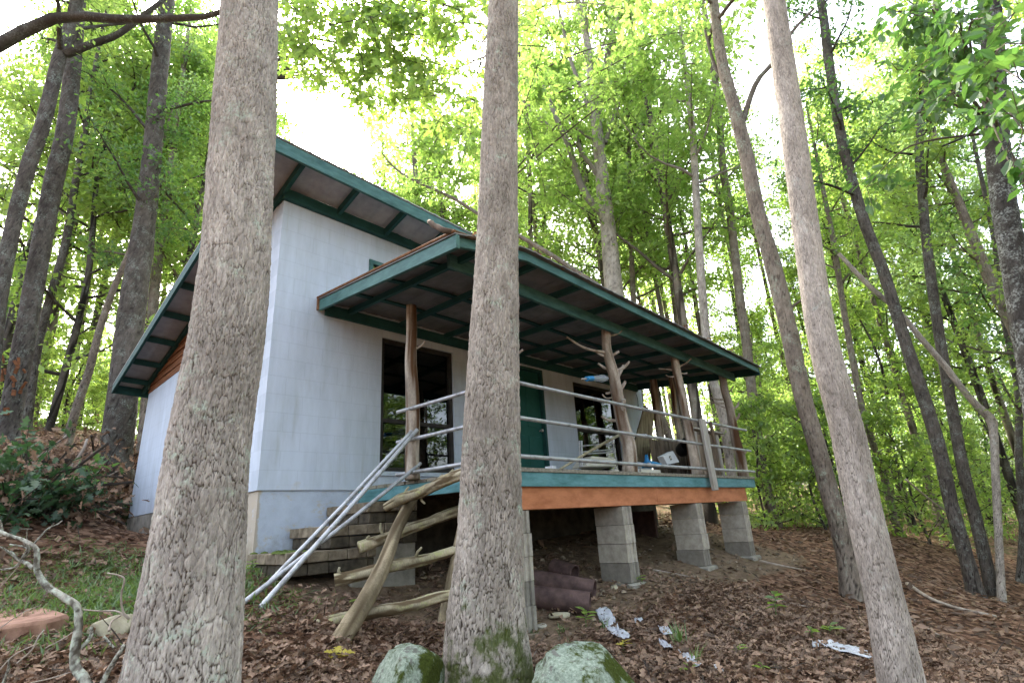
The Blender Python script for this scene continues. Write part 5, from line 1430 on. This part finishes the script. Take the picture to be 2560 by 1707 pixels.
for i, (x, y, k, sc) in enumerate(((8, -11, 'underC', 1), (11, -11.5, 'underA', 1), (14, -12.5, 'underC', 1.1), (5, -11.5, 'underA', .9), (17.5, -14, 'underB', 1.1), (11, -15, 'tallA', .8), (6, -17, 'tallB', .9), (17, -9.8, 'underC', .9), (19.5, -11, 'underA', 1), (22, -12, 'underC', 1.1), (25, -14, 'tallB', .8), (20, -13.5, 'tallA', .75), (15, -11, 'underB', 1))):
    plant(k, x, y, 'tree downhill of the cabin, mirrored in its window panes', 'tree', 'trees mirrored in the windows', sc, i * 1.7)

# ------------------------------------------------------------------ forest floor litter
def scatter(n, rmin, rmax, size, shape, mat, name, kind, seed, dens=None, lift=.01, tilt=.4, angs=(-.83, .83)):
    r = np.random.default_rng(seed)
    heading = math.atan2(CAM_R[2][1], CAM_R[2][0])
    a = heading + r.uniform(angs[0], angs[1], n); rr = np.sqrt(r.uniform(rmin**1.2, rmax**1.2, n))**(2 / 1.2)
    x = CAM_C[0] + np.cos(a) * rr; y = CAM_C[1] + np.sin(a) * rr
    keep = np.ones(n, bool)
    if dens is not None: keep = r.uniform(0, 1, n) < dens(x, y)
    x, y = x[keep], y[keep]; k = len(x)
    z = gz(x, y) + r.uniform(.0, lift, k)
    D = np.stack([r.normal(0, 1, k), r.normal(0, 1, k), r.normal(0, tilt * .6, k)], 1); N = np.array([0, 0, 1.]) + r.normal(0, tilt, (k, 3))
    o = leaves_obj(name, np.stack([x, y, z], 1), D, N, r.uniform(size[0], size[1], k), shape, mat)
    return o
def litter_d(x, y):
    inside = ((x > -.05) & (x < WX) & (y > -.9 + .9 * (x > 1.4)) & (y < WY))
    return np.clip(.75 + 2.2 * fbm(x * 1.3 + 40, y * 1.3 + 40, 77, 4), .12, 1) * np.where(inside, 0, 1) * (1 - .80 * dirt_f(x, y)) * (1 - .55 * green_f(x, y) * (x < 1))
tag(scatter(84000, 2.0, 7.5, (.024, .088), DEAD, 'leaf_dead', 'leaf_litter', 'stuff', 1, litter_d, .035, .45), 'brown fallen oak leaves close by', 'leaves', kind='stuff')
tag(scatter(26000, 6.5, 20, (.07, .14), SIMPLE, 'leaf_dead', 'leaf_litter', 'stuff', 2, litter_d, .03, .4), 'brown fallen leaves farther up the slope', 'leaves', kind='stuff')
tag(scatter(2600, 2.0, 9, (.06, .30), (np.array([(0, .012, .0), (.5, .02, .03), (1, .006, .02), (1, -.006, .02), (.5, -.02, .03), (0, -.012, .0)]), [(0, 1, 4, 5), (1, 2, 3, 4)]), 'bark_mid', 'fallen_twigs', 'stuff', 7, litter_d, .04, .35), 'small fallen twigs among the leaves', 'twigs', kind='stuff')
# grass and moss patch left of the cabin
def grass_d(x, y): return np.clip(green_f(x, y) * 1.2 - .22, 0, 1) * (np.hypot(x - CAM_C[0], y - CAM_C[1]) < 11) * np.where((x > -.02) & (y > -1) & (x < 1.5), 0, 1)
tag(scatter(220000, 3.0, 9, (.05, .12), (np.array([(0, 0, 0), (.5, .05, 0), (1, 0, 0), (.5, -.05, 0)]), [(0, 1, 2, 3)]), 'blade', 'ground_cover', 'stuff', 3, grass_d, .01, 1.2, (-.1, .85)), 'short mossy grass beside the cabin', 'grass', kind='stuff')

PEB = (np.array([(-.5, -.3, 0), (.4, -.4, 0), (.5, .3, 0), (-.3, .45, 0), (-.2, -.1, .4), (.25, -.1, .35), (.1, .25, .38)]), [(0, 1, 5, 4), (1, 2, 6, 5), (2, 3, 4, 6), (3, 0, 4), (4, 5, 6)])
def leaf_multi(n, seed, area, size):
    r = np.random.default_rng(seed); x = r.uniform(area[0], area[1], n); y = r.uniform(area[2], area[3], n); k = r.uniform(0, 1, n) < dirt_f(x, y) + .1
    x, y = x[k], y[k]; D = np.stack([r.normal(0, 1, len(x)), r.normal(0, 1, len(x)), np.zeros(len(x))], 1); N = np.array([0, 0, 1.]) + r.normal(0, .15, (len(x), 3))
    return leaves_obj('pebbles', np.stack([x, y, gz(x, y) + .002], 1), D, N, size * r.uniform(.3, 1.3, len(x))**1.6, PEB, 'dirt_crumb')
tag(leaf_multi(900, 61, (1.2, 8.4, -2.9, -.3), .05), 'small stones and dirt crumbs under the porch', 'pebbles', kind='stuff')
# seedlings and tufts
def seedling(px, py, lab, h=.16, nlv=7, ls=.11, mat='leaf_mid', s=0, shape=OVAL, grp=None):
    c = ground_hit(px, py); r = np.random.default_rng(s + 300); root = empty('seedling', c, lab, 'seedling', grp)
    top = c + np.array([r.normal(0, .02), r.normal(0, .02), h]); MB().tube([c - [0, 0, .02], (c + top) / 2 + r.normal(0, .006, 3), top], [.005, .004, .003], 6).build('stem', 'blade', root)
    a = np.arange(nlv) * 2.4; f = np.linspace(.45, 1, nlv); P = c + (top - c) * f[:, None]; D = np.stack([np.cos(a), np.sin(a), r.uniform(-.1, .4, nlv)], 1)
    leaves_obj('leaves', P, D, np.array([0, 0, 1]) + r.normal(0, .25, (nlv, 3)), ls * r.uniform(.7, 1.1, nlv), shape, mat, root); return root
def tuft(px, py, lab, n=22, h=.2, s=0, mat='blade'):
    c = ground_hit(px, py); r = np.random.default_rng(s + 500); V = []; F = []
    for i in range(n):
        a = r.uniform(0, 6.28); l = h * r.uniform(.5, 1.2); sp = r.uniform(.1, .7); b = c + np.array([r.normal(0, .025), r.normal(0, .025), -.01]); d = np.array([math.cos(a) * sp, math.sin(a) * sp, 1.]); sd = np.array([-math.sin(a), math.cos(a), 0]) * .004
        p1 = b + d * l * .5; p2 = b + d * l * .85 + np.array([math.cos(a), math.sin(a), -.6]) * l * .15 * sp * 2; k = len(V); V += [b - sd, b + sd, p1 + sd, p1 - sd, p2]; F.append((k, k + 1, k + 2, k + 3)); F.append((k + 3, k + 2, k + 4, k + 4))
    F3 = np.array([f[:3] for f in F[1::2]]); return tag(mesh_np('grass_tuft', V, [np.array(F[0::2]), F3], mat, None, loc=c), lab, 'grass')
seedling(1782, 1420, 'upright green seedling on the leaf slope between the porch and the slanting pale trunk', .2, 9, .13, s=1)
seedling(1347, 1440, 'bright green seedling in front of the rusty pipes', .13, 7, .11, 'leaf_sunny', s=2)
seedling(1700, 1505, 'tiny round seedling among the leaves below the upright one', .06, 6, .07, 'leaf_sunny', s=3)
seedling(1868, 1470, 'small dark seedling left of the slanting pale trunk', .1, 5, .08, s=4)
seedling(1905, 1462, 'low seedling with arching leaves close to the slanting pale trunk', .08, 6, .13, 'leaf_mid', s=5)
seedling(1752, 1555, 'little green sprout at the bottom edge right of the grass tuft', .08, 4, .06, s=6)
seedling(1590, 1560, 'green sprout at the bottom edge right of the lichen boulder', .07, 4, .07, s=7)
seedling(1432, 1492, 'yellow leaved seedling beside the scraps of plastic', .05, 6, .08, 'leaf_yellow', s=8, shape=LOBED)
seedling(1478, 1340, 'green seedling at the foot of the second block pier', .08, 6, .09, s=9)
seedling(575, 1325, 'green weed below the lowest masonry step', .14, 9, .08, s=10)
seedling(822, 1400, 'pale seedling between the log rungs', .08, 5, .09, 'leaf_sunny', s=11)
seedling(765, 1525, 'yellow green oak seedling low in the leaves left of the mossy boulder', .05, 6, .12, 'leaf_yellow', s=12, shape=LOBED)
tuft(1563, 1490, 'tall grass tuft in the middle of the leaf slope', 30, .24, 1)
tuft(1600, 1530, 'thin grass tuft below the tall one', 14, .18, 2)
tuft(1290, 1455, 'short grass tuft beside the lichen crusted boulder', 22, .10, 3)
tuft(1385, 1450, 'sparse grass blades by the plastic scraps', 10, .14, 4)
tuft(1225, 1460, 'low grass at the foot of the first block pier', 20, .08, 5)
for i, (px, py, lab, h, n) in enumerate(((30, 1130, 'leafy oak shrub at the left edge before the brush pile', .8, 60), (150, 1165, 'oak shrub with pale new leaves in the brush pile', .75, 70), (215, 1175, 'darker oak shrub between the brush pile and the blue side wall', .55, 50), (-10, 1220, 'dark shrub low at the left edge', .6, 70), (90, 1200, 'dense dark green shrub in front of the brush pile', .6, 110), (35, 1185, 'tall dark oak shrub between the left edge and the dense shrub', .75, 110), (255, 1200, 'small oak shrub closest to the blue side wall', .3, 34))):
    c = ground_hit(px, py); r = np.random.default_rng(700 + i); root = empty('oak_shrub', c, lab, 'shrub'); sm = MB(); P = []; D = []
    for k in range(9):
        d = unit(np.array([r.normal(0, .6), r.normal(0, .6), 1])); e = c + d * h * r.uniform(.5, 1.15); sm.tube([c - [0, 0, .03], (c + e) / 2 + r.normal(0, .03, 3), e], [.008, .006, .003], 5)
        m_ = max(4, n // 9 * 2); s_ = r.uniform(.35, 1.05, m_); P.append(c + (e - c) * s_[:, None] + r.normal(0, .09, (m_, 3))); q = r.normal(0, 1, (m_, 3)); q[:, 2] -= .3; D.append(q)
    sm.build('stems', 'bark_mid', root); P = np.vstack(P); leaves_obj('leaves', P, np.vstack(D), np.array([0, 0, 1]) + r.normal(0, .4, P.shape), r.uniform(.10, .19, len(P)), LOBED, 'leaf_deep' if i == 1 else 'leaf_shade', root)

# brush pile
bp = empty('brush_pile', (-1.0, 4.0, .2), 'brush pile of dead boughs and withered brown leaves left of the cabin', 'brush')
r = np.random.default_rng(41); sm = MB(); P = []
for i in range(120):
    px = r.uniform(-60, 305); py = r.uniform(1070, 1190); c = ground_hit(px, py) + np.array([0, 0, r.uniform(.0, .22)]); d = unit(r.normal(0, 1, 3) * [1, 1, .35]); l = r.uniform(.3, 1.0)
    sm.tube(crom(np.array([c - d * l, c + r.normal(0, .06, 3), c + d * l]), 6), np.linspace(r.uniform(.008, .022), .004, 6), 5); m_ = 26; P.append(c + d * r.uniform(-l, l, m_)[:, None] + r.normal(0, .13, (m_, 3)))
sm.build('sticks', 'bark_mid', bp); P = np.vstack(P); leaves_obj('withered_leaves', P, r.normal(0, 1, P.shape), r.normal(0, 1, P.shape), r.uniform(.08, .16, len(P)), DEAD, 'leaf_dead', bp)
for i, (pts, w0, w1, lab) in enumerate((([(58, 1104), (66, 1084), (76, 1060), (110, 1035), (155, 998)], 11, 4, 'bleached forked bough standing at the left of the brush pile'), ([(115, 1117), (150, 1090), (190, 1034), (200, 1008)], 9, 5, 'bleached bough leaning in the middle of the brush pile'),
                                        ([(185, 1036), (230, 1035), (280, 1024), (315, 1028)], 6, 3, 'thin grey bough lying along the top of the brush pile'), ([(230, 1100), (255, 1090), (280, 1075)], 5, 3, 'short twig at the right of the brush pile'))):
    d0 = depth(ground_hit(*pts[0])) - .25
    Q = crom(np.array([np.append(at(x, y, d0 + .1 * j), w / 2 * d0 / (FPX / K)) for j, ((x, y), w) in enumerate(zip(pts, np.linspace(w0, w1, len(pts))))]), 16)
    tag(MB().tube(Q[:, :3], Q[:, 3], 8).build('dead_branch', 'bare_wood', None, smooth=True, loc=Q[0, :3]), lab, 'branch')
a = ground_hit(60, 1082); b = ground_hit(300, 1100)
tag(MB().tube(crom(np.array([a + [0, 0, .12], (a + b) / 2 + [0, 0, .16], b + [0, 0, .10]]), 14), np.linspace(.10, .08, 14), 12).build('fallen_log', 'bark_mid', None, smooth=True, loc=a), 'fallen grey log lying across the brush pile', 'log')

# dead lichened branch in the left foreground
db = empty('dead_branch', at(190, 1500, 2.5), 'crooked dead branch covered in pale lichen, forking at the lower left', 'branch')
def c7(x, y): return x * .3848, 964.7 + .3848 * y
def twig(pts, w0, w1, dz0=2.5, dz1=2.5, name='twig', mat='lichen_twig'):
    n = len(pts); A = np.array([np.append(at(*c7(x, y), dz0 + (dz1 - dz0) * i / (n - 1)), w / 2 * .3848 * dz0 / (FPX / K)) for i, ((x, y), w) in enumerate(zip(pts, np.linspace(w0, w1, n)))])
    Q = crom(A, 8 * n); nn = len(Q); V, F, cp = tube_np(Q[:, :3], Q[:, 3], 10); u = np.tile(np.arange(10) / 10, nn); v = np.repeat(np.linspace(0, n * .12, nn), 10); C = np.repeat(Q[:, :3], 10, 0)
    V = C + (V - C) * (1 + .5 * fbm(u * 4, v * 12, int(pts[0][0]), 3, 4))[:, None]
    lm = mat == 'lichen_twig'
    return mesh_np(name, V, [F, np.array([cp[0]]), np.array([cp[1]])], 'grey_limb' if lm else mat, db, smooth=True, uv=np.stack([u, v], 1), attrs={'plate': np.clip(.6 + 2.5 * fbm(u * 6, v * 30, 3, 4, 6), 0, 1), 'tone': np.clip(.5 + 2 * fbm(u * 4, v * 12, 5, 3, 4), 0, 1)})
tw = twig([(545, 1620), (500, 1540), (445, 1455), (452, 1330), (470, 1200), (455, 1110), (370, 1050), (275, 985), (222, 890), (216, 770), (155, 722), (60, 690), (-20, 655)], 62, 20, 2.35, 2.7, 'bough')
twig([(200, 880), (150, 850), (110, 832), (65, 780)], 26, 12, 2.6, 2.65); twig([(195, 745), (245, 690), (290, 645), (340, 622), (372, 598)], 12, 6, 2.65, 2.75); twig([(296, 648), (322, 614)], 8, 5, 2.7, 2.7)
twig([(150, 720), (168, 775), (125, 840), (80, 880), (0, 892)], 22, 10, 2.66, 2.6); twig([(120, 842), (50, 785), (0, 752)], 14, 10, 2.62, 2.6); twig([(15, 690), (10, 640), (2, 595)], 18, 8, 2.7, 2.7); twig([(160, 716), (165, 655), (190, 650), (120, 648)], 8, 5, 2.66, 2.6)
twig([(60, 740), (160, 765), (130, 820)], 9, 8, 2.66, 2.62); twig([(600, 1600), (640, 1510), (700, 1410), (745, 1340)], 34, 24, 2.3, 2.35); twig([(485, 1360), (540, 1290), (548, 1235)], 26, 20, 2.45, 2.5)
twig([(640, 912), (700, 922), (742, 945), (724, 1040), (735, 1140), (770, 1185)], 8, 13, 3.2, 3.2, mat='bare_wood'); twig([(500, 1130), (600, 1138), (700, 1140), (770, 1185)], 7, 12, 3.2, 3.2, mat='bark_mid' if False else 'bare_wood')
twig([(100, 1450), (190, 1370), (230, 1290), (265, 1250)], 10, 7, 2.5, 2.6, mat='bare_wood'); twig([(270, 1360), (380, 1300), (470, 1240)], 7, 5, 2.5, 2.6, mat='bare_wood'); twig([(0, 1490), (60, 1420), (120, 1380), (230, 1330)], 9, 6, 2.5, 2.6, mat='bare_wood')
twig([(620, 1290), (660, 1335), (680, 1355)], 14, 12, 2.5, 2.5); twig([(650, 1255), (668, 1200), (720, 1165)], 14, 9, 2.6, 2.7, mat='bare_wood'); twig([(20, 1568), (50, 1480), (55, 1430)], 16, 10, 2.4, 2.4)
twig([(0, 1240), (130, 1150), (250, 1100)], 6, 4, 2.7, 2.8, mat='bare_wood'); twig([(0, 1000), (60, 930), (110, 870)], 7, 5, 2.6, 2.6, mat='bare_wood'); twig([(180, 1568), (300, 1540), (430, 1500)], 9, 6, 2.3, 2.4, mat='bare_wood')

# sticks on the slope
for i, (pts, wd, lab) in enumerate((([(1700, 1365), (1790, 1385), (1860, 1400)], .02, 'thin grey stick on the slope under the crooked dark trunk'), ([(2085, 1345), (2140, 1380), (2200, 1400), (2290, 1420)], .03, 'long curved stick on the slope at the foot of the crossing trunks'), ([(1838, 1185), (1870, 1192), (1900, 1200)], .075, 'pale fallen log beyond the porch between the slim and the crooked trunks'),
                                   ([(1893, 1482), (1905, 1510), (1912, 1520)], .014, 'short pale stick left of the foot of the slanting pale trunk'), ([(1745, 1290), (1790, 1300), (1850, 1312)], .018, 'brown stick by the last block pier'), ([(2080, 1100), (2140, 1150), (2190, 1185)], .02, 'thin bare pole leaning in the right undergrowth'), ([(1500, 1310), (1560, 1322), (1600, 1330)], .012, 'thin stick in the dirt between the second and third piers'),
                                   ([(2090, 1420), (2160, 1462), (2230, 1490)], .014, 'thin stick right of the slanting pale trunk'), ([(1215, 1520), (1250, 1480)], .01, 'twig between the straight mossy trunk and the lichen boulder'))):
    if i == 5: Q = np.array([at(x, y, 10.0) for x, y in pts])
    else: Q = np.array([ground_hit(*p) + np.array([0, 0, wd * .7]) for p in pts])
    Q = crom(Q, 14); tag(MB().tube(Q, np.linspace(wd, wd * .6, 14), 8).build('fallen_stick' if i != 2 else 'fallen_log', 'bare_wood', None, smooth=True, loc=Q[0]), lab, 'stick' if i != 2 else 'log')

# scraps of plastic sheet
def scrap(pix, lab, s, mat='sheet_plastic', h=.03):
    C0 = np.array([ground_hit(*p) for p in pix]); n = len(C0); r = np.random.default_rng(900 + s); c = C0.mean(0); V = [c + [0, 0, h * .6 + .034]]; F = []; K_ = 6; m_ = 28
    loop = crom(np.vstack([C0, C0[:1]]), m_ + 1)[:-1]
    for k in range(1, K_ + 1):
        f = k / K_
        for j in range(m_):
            p = c + (loop[j] - c) * f * (1 + r.normal(0, .05)); z = gz(p[0], p[1]) + .034 + abs(r.normal(0, h * .6)) * (1 - .5 * f); V.append(np.array([p[0], p[1], z]))
    T3 = [(0, 1 + j, 1 + (j + 1) % m_) for j in range(m_)]; Q4 = [(1 + (k - 1) * m_ + j, 1 + k * m_ + j, 1 + k * m_ + (j + 1) % m_, 1 + (k - 1) * m_ + (j + 1) % m_) for k in range(1, K_) for j in range(m_)]
    o = mesh_np('plastic_scrap', V, [np.array(T3), np.array(Q4)], mat, None, loc=c, smooth=True); o.modifiers.new('thickness', 'SOLIDIFY').thickness = .003
    return tag(o, lab, 'plastic scrap')
scrap([(1368, 1410), (1392, 1408), (1416, 1436), (1402, 1450), (1382, 1440)], 'largest crumpled white plastic scrap, just below the rusty pipes', 1)
scrap([(1390, 1448), (1412, 1452), (1452, 1474), (1440, 1482), (1402, 1466)], 'torn white plastic strip right above the yellow seedling', 2)
scrap([(1458, 1432), (1476, 1431), (1474, 1440), (1462, 1441)], 'smallest white plastic scrap, right of the largest one', 3, h=.02)
scrap([(1514, 1450), (1535, 1456), (1545, 1470), (1525, 1468)], 'white plastic scrap beside the tall grass tuft', 4)
scrap([(1516, 1482), (1530, 1492), (1548, 1502), (1538, 1508), (1520, 1496)], 'folded white plastic scrap below the tall grass tuft', 5)
scrap([(1560, 1512), (1590, 1524), (1614, 1542), (1602, 1550), (1575, 1532)], 'long white plastic strip near the bottom edge', 6)
scrap([(1642, 1545), (1660, 1552), (1664, 1562), (1648, 1558)], 'lone white plastic scrap at the bottom edge', 7, h=.02)
scrap([(1880, 1484), (1930, 1492), (1985, 1504), (2004, 1526), (1950, 1514), (1910, 1504)], 'long white plastic scrap against the slanting pale trunk', 8)
scrap([(1868, 1490), (1880, 1489), (1884, 1500), (1872, 1501)], 'round white plastic bit left of the long scrap by the slanting trunk', 9, h=.03)

# ------------------------------------------------------------------ light
SD = unit(ray(690, 210))
el = math.asin(SD[2]); az = math.atan2(SD[0], SD[1])
sun = bpy.data.lights.new('sun', 'SUN'); sun.energy = 2.6; sun.angle = math.radians(9); sun.color = (1, .93, .80)
so = bpy.data.objects.new('sun', sun); COL.objects.link(so); so.rotation_euler = Vector(-SD).to_track_quat('-Z', 'Y').to_euler(); so.location = (0, 0, 30)
w = bpy.data.worlds.new('World'); S.world = w; w.use_nodes = True; nt = w.node_tree; nt.nodes.clear()
sky = nt.nodes.new('ShaderNodeTexSky'); sky.sky_type = 'NISHITA'; sky.sun_disc = False; sky.sun_elevation = el; sky.sun_rotation = az
sky.air_density = 1.0; sky.dust_density = 6.0; sky.ozone_density = 1.0
bg = nt.nodes.new('ShaderNodeBackground'); bg.inputs['Strength'].default_value = .15
o = nt.nodes.new('ShaderNodeOutputWorld'); hs = nt.nodes.new('ShaderNodeHueSaturation'); hs.inputs['Saturation'].default_value = .62; nt.links.new(sky.outputs[0], hs.inputs['Color']); nt.links.new(hs.outputs[0], bg.inputs[0]); nt.links.new(bg.outputs[0], o.inputs[0])

S.view_settings.view_transform = 'Standard'; S.view_settings.look = 'None'; S.view_settings.exposure = 3.08; S.view_settings.gamma = 1
S.render.engine = 'CYCLES'
S.cycles.max_bounces = 6; S.cycles.diffuse_bounces = 3; S.cycles.transmission_bounces = 4; S.cycles.transparent_max_bounces = 8; S.cycles.glossy_bounces = 3
S.cycles.caustics_reflective = False; S.cycles.caustics_refractive = False
S.cycles.use_denoising = True
S.cycles.sample_clamp_indirect = 6
